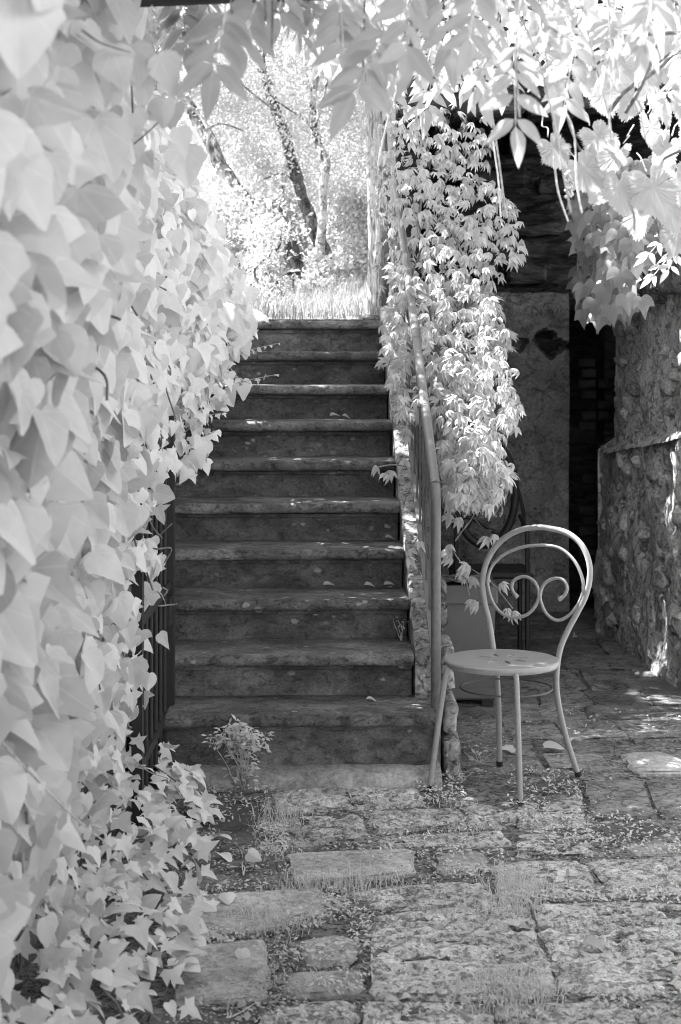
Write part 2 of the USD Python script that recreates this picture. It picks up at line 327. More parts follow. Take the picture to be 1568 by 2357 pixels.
def on_screen(p):
    x = CX + p[:, 0] / p[:, 1] * FOC; y = HY - (p[:, 2] - EYE) / p[:, 1] * FOC
    return x, y
def add_leaf(name, m, mat, parent): return obj(name, (m[0], m[1]), mat, parent, smooth=True, uv=m[2])

# ------------------------------------------------------------------ ground
def struct(name, m, mat, smooth=False, label=None, cat_=None):
    return tag(obj(name, m, mat, None, smooth), label or None, cat_, kind='structure')
def lower_fn(u, v):
    z = np.full(len(u), -.008) + (meshkit.fbm(np.column_stack([u * 9, v * 9, 0 * u]), 4, 5) - .5) * .022
    return np.column_stack([u, v, z])
xs = np.unique(np.concatenate([[-900, -60, -8, -3, 3, 8, 60, 900], np.arange(-1.1, 1.9, .04)]))
ys = np.unique(np.concatenate([[-900, -60, -12, -3, 2, 14, 30, 900], np.arange(3.0, 10.6, .04)]))
def lower(u, v):
    p = lower_fn(u, v); far = (np.abs(u) > 2.5) | (v > 10.7) | (v < 2.9); p[far, 2] = -.03; return p
struct('ground', grid(xs, ys, lower), M['soil'], True, 'dark crumbly earth between and under the flagstones', 'ground')

def gh(X, Y):
    base = 1.722 + .072 * np.clip(Y - 8.8, 0, 14) + .02 * np.clip(Y - 22, 0, 60)
    return base + (meshkit.fbm(np.column_stack([X * .8, Y * .8, 0 * X]), 3, 9) - .5) * .12 * smoothstep(8.9, 10.5, Y)
def gsheet(xr, yr, zf):
    return grid(xr, yr, lambda u, v: np.column_stack([u, v, zf(u, v)]))
garden = cat([gsheet(np.r_[-300, -60, np.linspace(-12, .29, 40)], np.r_[np.linspace(9.02, 24, 60), 60, 400], gh),
              gsheet(np.r_[.29, 1, 2.4, np.linspace(3, 12, 20), 60, 300], np.r_[np.linspace(11.72, 24, 40), 60, 400], lambda X, Y: gh(X, Y)),
              gsheet(np.r_[-300, -40, np.linspace(-8, -.86, 14)], np.r_[-30, np.linspace(-4, 9.02, 14)], lambda X, Y: 1.70 + 0 * X),
              gsheet(np.r_[2.05, 3, 6, 60, 300], np.r_[-30, np.linspace(-4, 11.72, 14)], lambda X, Y: 1.95 + 0 * X)])
struct('garden_terrain', garden, M['terrain'], True, 'grassy sunlit garden ground above the top of the stairs', 'terrain')

# ------------------------------------------------------------------ yard paving: every flagstone is a part
from scipy.spatial import Delaunay
paving = thing('yard_paving', 'uneven flagstone paving of the lower yard', 'paving', kind='structure')
def flagstone(poly, top, mat, amp, seed, cell=.032, edge=.006):
    if mat == 'slab_rough' and cell < .05: cell = .0135
    r = np.random.default_rng(seed)
    p = Polygon(poly).buffer(0)
    p = p.buffer(-.012).buffer(.017 if mat == 'slab_rough' else .012)
    if p.is_empty or p.area < .002: return
    if p.geom_type != 'Polygon': p = max(p.geoms, key=lambda q: q.area)
    L = p.exterior.length; n = max(10, int(L / .035))
    b = np.array([p.exterior.interpolate(i / n, normalized=True).coords[0] for i in range(n)])
    c = np.array(p.centroid.coords[0]); nz = meshkit.fbm(np.column_stack([b * 14, 0 * b[:, :1]]), 3, seed) - .5
    b = b + unit(b - c) * nz[:, None] * .042
    q = Polygon(b).buffer(0)
    if q.geom_type != 'Polygon': q = max(q.geoms, key=lambda s: s.area)
    b = np.array(q.exterior.coords)[:-1]
    if Polygon(b).exterior.is_ccw is False: b = b[::-1]
    inner = c + (b - c) * (1 - .012 / np.maximum(np.linalg.norm(b - c, axis=1, keepdims=True), .03))
    x0, y0, x1, y1 = q.bounds
    gx, gy = np.meshgrid(np.arange(x0, x1, cell), np.arange(y0, y1, cell)); ip = np.column_stack([gx.ravel(), gy.ravel()]) + r.uniform(-.3, .3, (gx.size, 2)) * cell
    from shapely import contains_xy
    qi = q.buffer(-.022); ip = ip[contains_xy(qi, ip[:, 0], ip[:, 1])] if not qi.is_empty else ip[:0]
    tp = np.vstack([inner, ip]); tri = Delaunay(tp).simplices
    ce = tp[tri].mean(1); tri = tri[contains_xy(q, ce[:, 0], ce[:, 1])]
    a = tp[tri]; ar = (a[:, 1, 0] - a[:, 0, 0]) * (a[:, 2, 1] - a[:, 0, 1]) - (a[:, 1, 1] - a[:, 0, 1]) * (a[:, 2, 0] - a[:, 0, 0])
    tri[ar < 0] = tri[ar < 0][:, ::-1]
    tilt = r.normal(0, .006, 2)
    def hz(pt):
        h = top + (meshkit.fbm(np.column_stack([pt * 16, 0 * pt[:, :1]]), 4, seed + 3) - .5) * amp * 2 + ((pt - c) @ tilt)
        if mat == 'slab_rough': h = h - np.clip(meshkit.fbm(np.column_stack([pt * [26, 40], 0 * pt[:, :1]]), 3, 61) - .50, 0, .3) * .075
        return h
    n1 = len(inner); zt = hz(tp); zt[:n1] -= edge * .5
    v = np.vstack([np.column_stack([tp, zt]), np.column_stack([b, hz(b) - edge - .006]), np.column_stack([b, np.full(len(b), -.07)])])
    o1, o2 = len(tp), len(tp) + len(b); i = np.arange(n1); j = (i + 1) % n1
    f = [tri] + [np.column_stack([a_ + i, b_ + i, b_ + j]) for a_, b_ in ((0, o1), (o1, o2))] + [np.column_stack([a_ + i, b_ + j, a_ + j]) for a_, b_ in ((0, o1), (o1, o2))]
    obj('flagstone', (v, np.vstack(f)), M[mat], paving, smooth=35)
SLABS = [  # outline seen in the picture's 1568 px grid, material, relief, height
 ([(862, 2105), (1215, 2082), (1290, 2292), (850, 2292)], 'slab_rough', .010, .012), ([(1222, 2080), (1640, 2078), (1720, 2285), (1300, 2292)], 'slab_rough', .012, .006),
 ([(395, 2190), (612, 2168), (622, 2300), (400, 2318)], 'slab_smooth', .004, .016), ([(664, 2236), (828, 2232), (832, 2284), (655, 2294)], 'slab_smooth', .004, .012),
 ([(690, 2162), (760, 2152), (815, 2160), (830, 2190), (815, 2214), (705, 2222)], 'slab_smooth', .004, .010), ([(372, 2068), (738, 2046), (752, 2095), (600, 2140), (384, 2146)], 'slab_smooth', .004, .014),
 ([(655, 1968), (955, 1955), (965, 2008), (820, 2022), (690, 2032)], 'slab_smooth', .006, .012), ([(1000, 1968), (1060, 1958), (1112, 1964), (1122, 1988), (1092, 2010), (1012, 2008)], 'slab_smooth', .003, .012),
 ([(1135, 1990), (1345, 1980), (1400, 2062), (1152, 2075)], 'slab_rough', .010, .006), ([(1352, 1980), (1600, 1975), (1640, 2055), (1408, 2062)], 'slab_rough', .010, .010),
 ([(800, 2048), (1118, 2030), (1140, 2080), (872, 2096)], 'slab_rough', .010, .006), ([(640, 1885), (828, 1870), (852, 1918), (655, 1950)], 'slab_rough', .012, .008),
 ([(838, 1866), (1060, 1862), (1072, 1902), (862, 1914)], 'slab_rough', .012, .012), ([(868, 1924), (1160, 1912), (1172, 1944), (878, 1950)], 'slab_rough', .010, .006),
 ([(1180, 1915), (1362, 1922), (1372, 1965), (1190, 1972)], 'slab_rough', .008, .002), ([(1372, 1908), (1410, 1896), (1515, 1894), (1535, 1912), (1500, 1930), (1405, 1934)], 'slab_dark', .003, .008),
 ([(1440, 1944), (1600, 1938), (1620, 1964), (1462, 1970)], 'slab_smooth', .004, .008), ([(625, 1822), (790, 1806), (812, 1858), (640, 1872)], 'slab_rough', .012, .010),
 ([(797, 1808), (965, 1802), (985, 1850), (820, 1860)], 'slab_rough', .012, .006), ([(985, 1835), (1190, 1860), (1180, 1905), (1080, 1898), (1070, 1858)], 'slab_rough', .010, .000),
 ([(1345, 1800), (1480, 1796), (1510, 1882), (1355, 1880)], 'yard', .003, .012), ([(1486, 1796), (1640, 1792), (1680, 1878), (1516, 1882)], 'yard', .004, .010),
 ([(1425, 1738), (1520, 1734), (1570, 1752), (1600, 1784), (1462, 1786)], 'slab_smooth', .003, .022), ([(1190, 1850), (1335, 1830), (1350, 1900), (1200, 1908)], 'slab_rough', .010, .000),
 ([(400, 1965), (640, 1958), (650, 2035), (420, 2055)], 'slab_dark', .010, -.004), ([(600, 2312), (818, 2304), (826, 2420), (590, 2430)], 'slab_rough', .010, .008),
 ([(832, 2306), (1120, 2308), (1146, 2420), (836, 2420)], 'slab_rough', .012, .010), ([(1138, 2312), (1440, 2304), (1500, 2420), (1160, 2420)], 'slab_rough', .012, .008),
 ([(1450, 2304), (1740, 2300), (1790, 2410), (1506, 2418)], 'slab_rough', .012, .008), ([(340, 2330), (590, 2320), (580, 2430), (320, 2440)], 'slab_dark', .008, .004),
 ([(420, 1850), (610, 1835), (630, 1945), (440, 1955)], 'slab_dark', .010, -.002)]
for k, (poly, mat, amp, top) in enumerate(SLABS):
    flagstone([gpx(*q)[:2] for q in poly], top * .6, mat, amp, 200 + k)
# the darker paving of the yard to the right of the stairs, in rows
r_ = np.random.default_rng(11)
yr = [6.26, 6.52, 6.78, 7.12, 7.42, 7.8, 8.25, 8.7, 9.2, 9.7, 10.15]
for a, b in zip(yr[:-1], yr[1:]):
    x = .47 + r_.uniform(-.02, .02); xe = 1.62 - .02 * (a - 6)
    while x < xe - .05:
        w = r_.uniform(.22, .42); w = xe - x if x + w > xe - .15 else w
        p = [(x, a + r_.uniform(-.03, .03)), (x + w, a + r_.uniform(-.03, .03)), (x + w + r_.uniform(-.03, .03), b), (x + r_.uniform(-.03, .03), b)]
        if not (a < 6.6 and x > 1.0): flagstone(p, r_.uniform(-.004, .01), 'yard', .007, 400 + int(a * 100) + int(x * 50), cell=.05)
        x += w
# paving nearer than the picture shows
for k in range(9):
    x = -1.2 + .42 * (k % 6) ; y = 3.1 - .45 * (k // 6)
    flagstone([(x, y), (x + .41, y), (x + .41, y + .4), (x, y + .4)], .006, 'slab_rough', .01, 700 + k, cell=.06)

# ------------------------------------------------------------------ the stone staircase
AX, RX = np.array([-.025, 1.0]) / math.hypot(.025, 1), np.array([1.0, .025]) / math.hypot(.025, 1)
S0 = np.array([0.0, 6.06]); RISE, GO, Z0 = .1636, .30, .09
def st(s, t, z):
    s, t, z = np.broadcast_arrays(np.asarray(s, float), np.asarray(t, float), np.asarray(z, float))
    q = S0 + s[..., None] * RX + t[..., None] * AX
    return np.concatenate([q, z[..., None]], -1)
stairs = thing('stone_staircase', 'worn dark stone staircase of ten steps climbing to the garden', 'staircase')
def extrude_profile(prof, s0, s1, ns, seed, amp, closed=True):
    """prof: (t, z) outline, extruded along the step with worn edges"""
    prof = np.array(prof); n = len(prof); ss = np.linspace(s0, s1, ns)
    T = np.repeat(prof[None, :, 0], ns, 0); Zz = np.repeat(prof[None, :, 1], ns, 0); S = np.repeat(ss[:, None], n, 1)
    P = np.stack([S * 9, T * 22, Zz * 22], -1)
    T = T + (meshkit.fbm(P, 3, seed) - .5) * amp * 2; Zz = Zz + (meshkit.fbm(P + 31, 3, seed + 1) - .5) * amp * 1.6
    # the tread is worn hollow in the middle, its arris chipped here and there
    chip = np.clip(meshkit.fbm(np.stack([S * 16, 0 * S, 0 * S], -1), 2, seed + 5) - .62, 0, 1) * .09
    front = smoothstep(.03, -.03, prof[:, 0])[None, :]
    T = T + chip * front; Zz = Zz - chip * .5 * front * (prof[:, 1] > prof[:, 1].max() - .03)
    v = st(S, T, Zz).reshape(-1, 3)
    i, j = np.meshgrid(np.arange(ns - 1), np.arange(n), indexing='ij'); j2 = (j + 1) % n
    q = np.stack([i * n + j, i * n + j2, (i + 1) * n + j2, (i + 1) * n + j], -1).reshape(-1, 4)
    f = [q[:, [0, 1, 2]], q[:, [0, 2, 3]]]
    for e, flip in ((0, False), ((ns - 1) * n, True)):
        c = np.array([[e, e + k + 1, e + k] for k in range(1, n - 1)]); f.append(c[:, ::-1] if flip else c)
    return v, np.vstack(f)
for k in range(1, 11):
    t0 = GO * (k - 1); zt = Z0 + RISE * k; s1 = .345 if k == 1 else .283
    stp = thing('step', parent=stairs)
    th, ov = .045, .034
    ang = np.linspace(math.pi / 2, 3 * math.pi / 2, 8)
    nose = [(t0 - .006 + (-1 if math.cos(a) < 0 else 1) * abs(math.cos(a)) ** .7 * .020, zt - th / 2 + math.sin(a) * th / 2) for a in ang]
    depth = GO + .045 if k < 10 else .34
    prof = [(t0 + depth, zt + .0), (t0 + .2, zt + .001), (t0 + .1, zt + .001), (t0 + .05, zt)] + nose + [(t0 + .034, zt - th - .004), (t0 + depth, zt - th - .004)]
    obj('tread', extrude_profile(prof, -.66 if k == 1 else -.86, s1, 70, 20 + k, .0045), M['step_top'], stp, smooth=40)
    zb = zt - RISE + (0 if k > 1 else -.045)
    rp = [(t0 + .026, zt - th - .0045), (t0 + .024, zt - th - .018), (t0 + .036, zt - th - .022), (t0 + .038, zt - th - .05), (t0 + .036, zb - .004), (t0 + .2, zb - .004), (t0 + .2, zt - th - .0045)]
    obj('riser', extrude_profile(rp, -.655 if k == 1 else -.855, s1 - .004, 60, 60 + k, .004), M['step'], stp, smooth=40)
obj('base_slab', extrude_profile([(.12, .066), (.0, .062), (-.05, .050), (-.075, .036), (-.068, -.05), (.12, -.05)], -.65, .36, 60, 90, .006), M['slab_smooth'], stairs, smooth=40)
# the fill of the flight, in the dark under the treads
# lichened stringer wall along its right side, in separate stones
def zline(t): return Z0 + RISE * (t / GO + 1)
k = 0
ts = [.27, .62, 1.0, 1.42, 1.8, 2.25, 2.62, 2.98]
for a, b in zip(ts[:-1], ts[1:]):
    def f_(u, v, a=a, b=b):
        return None
    n1, n2 = 14, 8
    ss, tt = np.linspace(.287, .375, n2), np.linspace(a + .004, b - .004, n1)
    loop = []
    T, S = np.meshgrid(tt, ss, indexing='ij')
    topz = zline(T) + .045 - .014 * np.abs((S - .331) / .044) ** 4
    topz = np.minimum(topz, 1.80)
    V = np.concatenate([st(S, T, topz).reshape(-1, 3), st(S, T, topz - .5).reshape(-1, 3)])
    nn = n1 * n2; i, j = np.meshgrid(np.arange(n1 - 1), np.arange(n2 - 1), indexing='ij')
    q = np.stack([i * n2 + j, i * n2 + j + 1, (i + 1) * n2 + j + 1, (i + 1) * n2 + j], -1).reshape(-1, 4)
    F = [q[:, ::-1], q + nn]
    edge = [(i_, 0) for i_ in range(n1)] + [(n1 - 1, j_) for j_ in range(1, n2)] + [(i_, n2 - 1) for i_ in range(n1 - 2, -1, -1)] + [(0, j_) for j_ in range(n2 - 2, 0, -1)]
    e = np.array([x * n2 + y for x, y in edge]); e2 = np.roll(e, -1)
    F.append(np.column_stack([e, e2, e2 + nn, e + nn]))
    V = V + (np.stack([meshkit.fbm(V * 20 + 9 * c, 3, 130 + c) for c in range(3)], -1) - .5) * [.012, .02, .03]
    obj('stringer_stone', (V, np.vstack(F)), M['lichen'], stairs, smooth=40); k += 1
# outer face of the flight: coursed rubble below the stringer, down to the yard
r_ = np.random.default_rng(5)
z = -.03
while z < 1.74:
    hgt = r_.uniform(.12, .2); t = .06
    tmin = max(.06, (z + hgt - .06 - Z0 - RISE) / RISE * GO)
    t = tmin
    while t < 4.2:
        w = r_.uniform(.2, .42); w = min(w, 4.25 - t)
        a = st(.378, t, z); b = st(.45 + r_.uniform(-.012, .006), t + w, z + hgt)
        lo, hi = np.minimum(a, b), np.maximum(a, b); zt2 = min(z + hgt, 1.74)
        if zt2 - z > .03 and w > .05:
            obj('rubble_stone', rough_stone([.378 + lo[0] - a[0] + (a[0] - .378), lo[1] + .006, z + .006], [max(hi[0], lo[0] + .05), hi[1] - .006, zt2 - .004], .014, .014, 300 + k), M['lichen'] if t < .5 else M['wall_stone'], stairs, smooth=45); k += 1
        t += w
    z += hgt
# core
c0 = []
for kk in range(1, 11):
    a = st(-.85, GO * (kk - 1) + .205, -.05); b = st(.27, 3.3, -.05)
    c0.append(boxm([-.85, 6.06 + GO * (kk - 1) + .215, -.05 if kk == 1 else Z0 + RISE * (kk - 1) - .07], [.2, 9.0, Z0 + RISE * kk - .07]))
obj('rubble_core', cat(c0), M['dark_stone'], stairs)

# ------------------------------------------------------------------ walls
lw = thing('left_garden_wall', 'rubble wall under the ivy along the left of the yard and stairs', 'wall')
def lwtop(Y): return np.interp(Y, [0, 4, 9], [2.02, 1.98, 1.74])
obj('wall_core', grid(np.linspace(0.4, 9.0, 90), np.linspace(-.05, 1, 30), lambda u, v: np.column_stack([-.80 + (meshkit.fbm(np.column_stack([0 * u, u * 5, v * 9]), 4, 2) - .5) * .06, u, v * lwtop(u)]))
    , M['wall_stone'], lw, smooth=40)
obj('wall_top', grid(np.linspace(0.4, 9.0, 60), np.linspace(0, 1, 4), lambda u, v: np.column_stack([-.80 - v * .3, u, lwtop(u) - .01 + 0 * v])), M['wall_stone'], lw)

rw = thing('right_yard_wall', 'rough plastered rubble wall with a stone ledge on the right of the yard', 'wall')
def rwx(Y): return 1.55 - (Y - 7.66) * .0515
def ledge(Y): return 1.03 + (9.6 - Y) * .095
def rw_low(u, v):
    P = np.column_stack([0 * u, u * 3.2, v * ledge(u) * 3.2])
    d = (meshkit.fbm(P, 5, 21) - .5) * .11 + np.clip(meshkit.fbm(P * 4.5, 3, 22) - .58, 0, 1) * -.26
    return np.column_stack([rwx(u) - d + .05 * v, u, -.05 + v * (ledge(u) + .05)])
us = np.r_[np.linspace(4.4, 7.2, 30), np.linspace(7.25, 9.62, 170)]
obj('lower_plaster', grid(us, np.linspace(0, 1, 90), rw_low), M['plaster'], rw, smooth=50)
def rw_up(u, v):
    P = np.column_stack([0 * u + 5, u * 3.6, v * 3.6])
    d = (meshkit.fbm(P, 5, 25) - .5) * .12 + np.clip(meshkit.fbm(P * 4.5, 3, 26) - .58, 0, 1) * -.26
    return np.column_stack([rwx(u) + .13 - d, u, ledge(u) - .03 + v * (2.15 - ledge(u))])
obj('upper_plaster', grid(us, np.linspace(0, 1, 90), rw_up), M['plaster'], rw, smooth=50)
def rw_ledge(u, v):
    P = np.column_stack([v * 2, u * 6, 0 * u]); n_ = meshkit.fbm(P, 4, 28) - .5
    return np.column_stack([rwx(u) + .03 + v * .20 + n_ * .05 * (1 - v), u, ledge(u) - .045 + .05 * np.sqrt(np.clip(v * 3, 0, 1)) + n_ * .03])
obj('ledge', grid(us, np.linspace(0, 1, 14), rw_ledge), M['plaster'], rw, smooth=50)
# end face of the wall towards the doorway
obj('wall_end', cat([grid(np.linspace(0, .7, 12), np.linspace(0, 1, 30), lambda u, v: np.column_stack([rwx(9.6) + .02 + .1 * (v > .5) + u, 9.615 + 0 * u + (meshkit.fbm(np.column_stack([u * 6, 0 * u, v * 9]), 3, 8) - .5) * .04, -.03 + v * 2.15]))]), M['plaster'], rw, smooth=40)
y = 4.4
while y < 9.58:
    w = min(r_.uniform(.22, .5), 9.6 - y)
    zt2 = ledge(y + w / 2)
    w2 = w
    hgt = r_.uniform(.14, .24)
    v, f = rough_stone([rwx(y) - .0 + r_.uniform(-.03, .04), y + .004, 1.83 + r_.uniform(-.02, .02)], [rwx(y) + .55, y + w2 - .004, 1.83 + hgt], .03, .03, 560 + int(y * 10), 2)
    obj('cap_stone', (v, f), M['wall_stone'], rw, smooth=45)
    y += w
# stones that show through the plaster
for k in range(46):
    y = r_.uniform(7.3, 9.5); up = r_.random() < .45; z = r_.uniform(ledge(y) + .08, 1.75) if up else r_.uniform(.05, ledge(y) - .1)
    x = rwx(y) + (.13 if up else .05 * z) - .03; w, h = r_.uniform(.07, .2), r_.uniform(.05, .12)
    v, f = rough_stone([x, y, z], [x + .12, y + w, z + h], .024, .022, 900 + k, 2)
    obj('rubble_stone', (v, f), M['plaster'], rw, smooth=45)

bw = thing('cellar_back_wall', 'dark plaster and rubble wall with a doorway at the back of the yard', 'wall')
def bw_fn(u, v):
    P = np.column_stack([u * 3, 0 * u, v * 3])
    d = (meshkit.fbm(P, 6, 33) - .5) * .09 - np.clip(meshkit.fbm(P * 4, 3, 35) - .6, 0, 1) * .12
    for hx, hz, rr in ((1.265, 1.62, .085), (1.11, 1.6, .035)):
        q = np.hypot((u - hx) * 1.0, (v - hz) * 1.15) + (meshkit.fbm(P * 5, 3, 34) - .5) * .16
        d = d - .13 * smoothstep(rr, rr * .8, q)
    return np.column_stack([u, 10.2 - d, v])
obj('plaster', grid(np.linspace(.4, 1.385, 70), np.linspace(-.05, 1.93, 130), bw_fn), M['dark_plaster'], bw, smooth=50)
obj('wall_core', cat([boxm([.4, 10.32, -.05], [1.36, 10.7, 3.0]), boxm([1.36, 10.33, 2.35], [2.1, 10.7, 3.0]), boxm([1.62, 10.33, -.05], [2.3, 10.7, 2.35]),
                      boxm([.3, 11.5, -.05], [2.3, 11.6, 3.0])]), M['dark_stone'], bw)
def rubble(u, v):
    P = np.column_stack([u * 3.2, 0 * u, v * 13]); Q = np.column_stack([u * 2.0, 0 * u + 4, v * 5])
    d = (meshkit.fbm(P, 5, 41) - .5) * .16 + (meshkit.fbm(Q, 3, 42) - .5) * .14
    return np.column_stack([u, 10.22 - d - .03 * np.sin(v * 9 + 3 * u), v])
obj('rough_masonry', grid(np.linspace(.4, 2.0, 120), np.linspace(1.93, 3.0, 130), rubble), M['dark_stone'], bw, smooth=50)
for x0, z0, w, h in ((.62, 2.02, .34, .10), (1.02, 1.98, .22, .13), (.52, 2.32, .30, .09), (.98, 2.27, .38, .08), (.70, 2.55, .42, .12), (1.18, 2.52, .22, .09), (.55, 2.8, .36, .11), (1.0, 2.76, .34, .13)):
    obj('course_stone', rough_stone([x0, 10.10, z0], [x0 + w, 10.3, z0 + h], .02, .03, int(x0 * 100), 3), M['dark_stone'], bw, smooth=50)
z = .0
kk = 0
while z < 1.5:   # brick jamb of the doorway
    off = .0 if kk % 2 else .045
    for x0, x1 in ((1.45 + off * .4, 1.56), (1.565, 1.64)):
        if r_.random() < .3: continue
        obj('brick', chamfer_box([x0, 10.24 + r_.uniform(-.012, .012), z + .004], [x1 - .006, 10.32, z + .055], .006), M['brick'], bw)
    z += .064; kk += 1

hs = thing('terrace_vault', 'dark stone vault, mostly out of view, keeping the recess beside the stairs dark', 'building')
obj('vault_slab', boxm([.30, 8.75, 3.0], [2.6, 11.7, 3.25]), M['dark_stone'], hs)  # slab out of view behind the leaves, placed to darken the recess below
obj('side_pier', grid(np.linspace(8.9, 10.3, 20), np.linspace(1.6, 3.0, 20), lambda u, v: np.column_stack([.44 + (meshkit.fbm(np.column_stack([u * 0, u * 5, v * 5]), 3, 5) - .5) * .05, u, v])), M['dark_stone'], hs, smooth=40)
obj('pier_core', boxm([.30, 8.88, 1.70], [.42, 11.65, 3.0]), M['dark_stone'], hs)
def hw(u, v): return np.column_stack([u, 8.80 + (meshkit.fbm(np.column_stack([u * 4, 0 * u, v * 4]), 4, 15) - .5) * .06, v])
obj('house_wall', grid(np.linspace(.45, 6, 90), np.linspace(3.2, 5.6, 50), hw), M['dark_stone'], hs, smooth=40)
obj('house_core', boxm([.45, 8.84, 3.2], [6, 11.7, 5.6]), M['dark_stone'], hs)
x = .31
while x < 2.5:
    w = r_.uniform(.18, .36)
    v, f = rough_stone([x + .004, 8.68 + r_.uniform(-.03, .02), 2.80 + r_.uniform(-.02, .03)], [x + w - .004, 8.95, 3.3], .02, .02, 1200 + int(x * 100), 2)
    obj('lintel_stone', (v, f), M['dark_stone'], hs, smooth=45); x += w

def pil(u, v):
    a = u * 2 * np.pi; rx = .052 + (meshkit.fbm(np.column_stack([np.cos(a) * 2, np.sin(a) * 2, v * 2.2]), 4, 6) - .5) * .035
    rr = rx * (1 + .12 * (1 - v)) * (np.abs(np.cos(a)) ** 2.6 + np.abs(np.sin(a)) ** 2.6) ** (-1 / 2.6)
    return np.column_stack([.195 + rr * np.cos(a) + .012 * np.sin(v * 4), 9.12 + rr * np.sin(a), 1.70 + v * 1.35])
pl = thing('head_post', 'pale weathered post standing at the head of the stairs beside the creeper', 'post', )
obj('shaft', grid(np.linspace(0, 1, 41), np.linspace(0, 1, 50), pil), M['pillar'], pl, smooth=60)
obj('foot_stone', rough_stone([.10, 9.04, 1.66], [.29, 9.22, 1.765], .015, .015, 77, 2), M['wall_stone'], pl, smooth=45)

# ------------------------------------------------------------------ pergola (only one beam end looks into the picture)
pg = thing('pergola', 'dark wooden pergola beam at the upper left corner', 'pergola')
def beam(a, b, w, h, seed):
    a, b = np.array(a, float), np.array(b, float); d = unit(b - a); s = unit(np.cross(d, [0, 0, 1])); u_ = np.cross(s, d)
    v, f = chamfer_box([0, -w / 2, -h / 2], [np.linalg.norm(b - a), w / 2, h / 2], .006)
    return a + v[:, :1] * d + v[:, 1:2] * s + v[:, 2:3] * u_, f
obj('beam', beam((-1.3, 3.25, 2.235), (2.5, 3.5, 2.44), .09, .10, 1), M['beam'], pg)
for yy, zz in ((4.7, 2.68), (6.1, 3.02)):
    obj('beam', beam((-1.3, yy, zz), (2.5, yy + .1, zz + .04), .09, .11, 2), M['beam'], pg)
for xx in (-1.15, 2.3):
    for yy, zz in ((3.3, 2.28 if xx < 0 else 2.38), (6.12, 2.96)):
        obj('post', boxm([xx - .045, yy - .045, 0 if xx < 2 else 1.95], [xx + .045, yy + .045, zz - .06]), M['beam'], pg)

# ------------------------------------------------------------------ stair railing
rl = thing('stair_railing', 'grey tubular iron railing with thin bars up the right of the stairs', 'railing')
RS = .352
def rp(t, z, s=RS): return st(s, t, z)[None][0]
t_post = .10
def railz(t): return 1.085 + .5453 * (t - .16)
path = [rp(t_post, -.02), rp(t_post, .5), rp(t_post, .95), rp(t_post + .004, 1.02), rp(t_post + .03, railz(t_post + .05) - .012)] + [rp(t, railz(t)) for t in (.22, .5, 1.0, 1.5, 2.0, 2.5, 2.8)] + [rp(2.9, railz(2.82)), rp(3.3, railz(2.84))]
hp = catmull(path[4:], 5)
obj('handrail', tube(hp, .0185, 12), M['rail'], rl, smooth=50)
obj('newel_post', tube(catmull(path[:5], 6), .0185, 12), M['rail'], rl, smooth=50)
for k in range(24):
    t = .22 + k * .17
    if t > 2.8: break
    a, b = rp(t, max(zline(t) + .02, .2)), rp(t, railz(t) - .055)
    obj('baluster', boxm([a[0] - .0042, a[1] - .007, a[2]], [a[0] + .0042, a[1] + .007, b[2]]), M['bars'], rl)
def flat(t0, t1, off, w, h):
    pts = [rp(t, off(t)) for t in np.linspace(t0, t1, 12)]; v = []
    for p in pts:
        for dx, dz in ((-w, -h), (w, -h), (w, h), (-w, h)): v.append(p + [dx, 0, dz])
    n = len(pts); f = []
    for i in range(n - 1):
        for j in range(4):
            f.append([4 * i + j, 4 * i + 4 + j, 4 * i + 4 + (j + 1) % 4, 4 * i + (j + 1) % 4])
    f += [[0, 1, 2, 3], [4 * n - 1, 4 * n - 2, 4 * n - 3, 4 * n - 4]]
    return np.array(v), np.array(f)[:, ::-1]
obj('top_bar', flat(.12, 2.8, lambda t: railz(t) - .05, .014, .005), M['bars'], rl)
obj('bottom_bar', flat(.12, 2.8, lambda t: zline(t) + .10, .014, .005), M['rail'], rl)
def ring(c, r, wire, seed, tilt=.4):
    rr = np.random.default_rng(seed); a = np.linspace(0, 2 * np.pi * .92, 14)
    n = unit(AX[0] * np.array([1, 0, 0]) + AX[1] * np.array([0, 1, 0]) + np.array([0, 0, .54 + tilt])); e1 = unit(np.cross(n, [0, 0, 1])); e2 = np.cross(n, e1)
    return tube(c + r * (np.cos(a)[:, None] * e1 + np.sin(a)[:, None] * e2) + rr.normal(0, .003, (14, 3)), wire, 5)
for k, t in enumerate((.62, 1.12)):
    obj('wire_tie', ring(rp(t, railz(t)), .024, .0014, k), M['stem'], rl, smooth=True)

# ------------------------------------------------------------------ open iron gate
gt = thing('iron_gate', 'black iron bar gate folded open against the ivy at the foot of the stairs', 'gate')
gx = -.632
obj('end_stile', boxm([gx - .022, 6.20, .09], [gx + .018, 6.255, 1.32]), M['iron'], gt)
for k in range(6):
    yb = 6.08 - k * .145
    obj('bar', tube([[gx - .004, yb, .13], [gx - .004, yb, 1.28]], .0085, 8), M['iron'], gt, smooth=50)
for zz in (.24, .70, 1.24):
    obj('rail', boxm([gx - .012, 5.3, zz - .017], [gx + .006, 6.20, zz + .017]), M['iron'], gt)
obj('hinge_stile', boxm([gx - .02, 5.25, .07], [gx + .014, 5.3, 1.32]), M['iron'], gt)
obj('lock_box', boxm([gx - .018, 6.09, .56], [gx + .014, 6.2, .66]), M['iron'], gt)

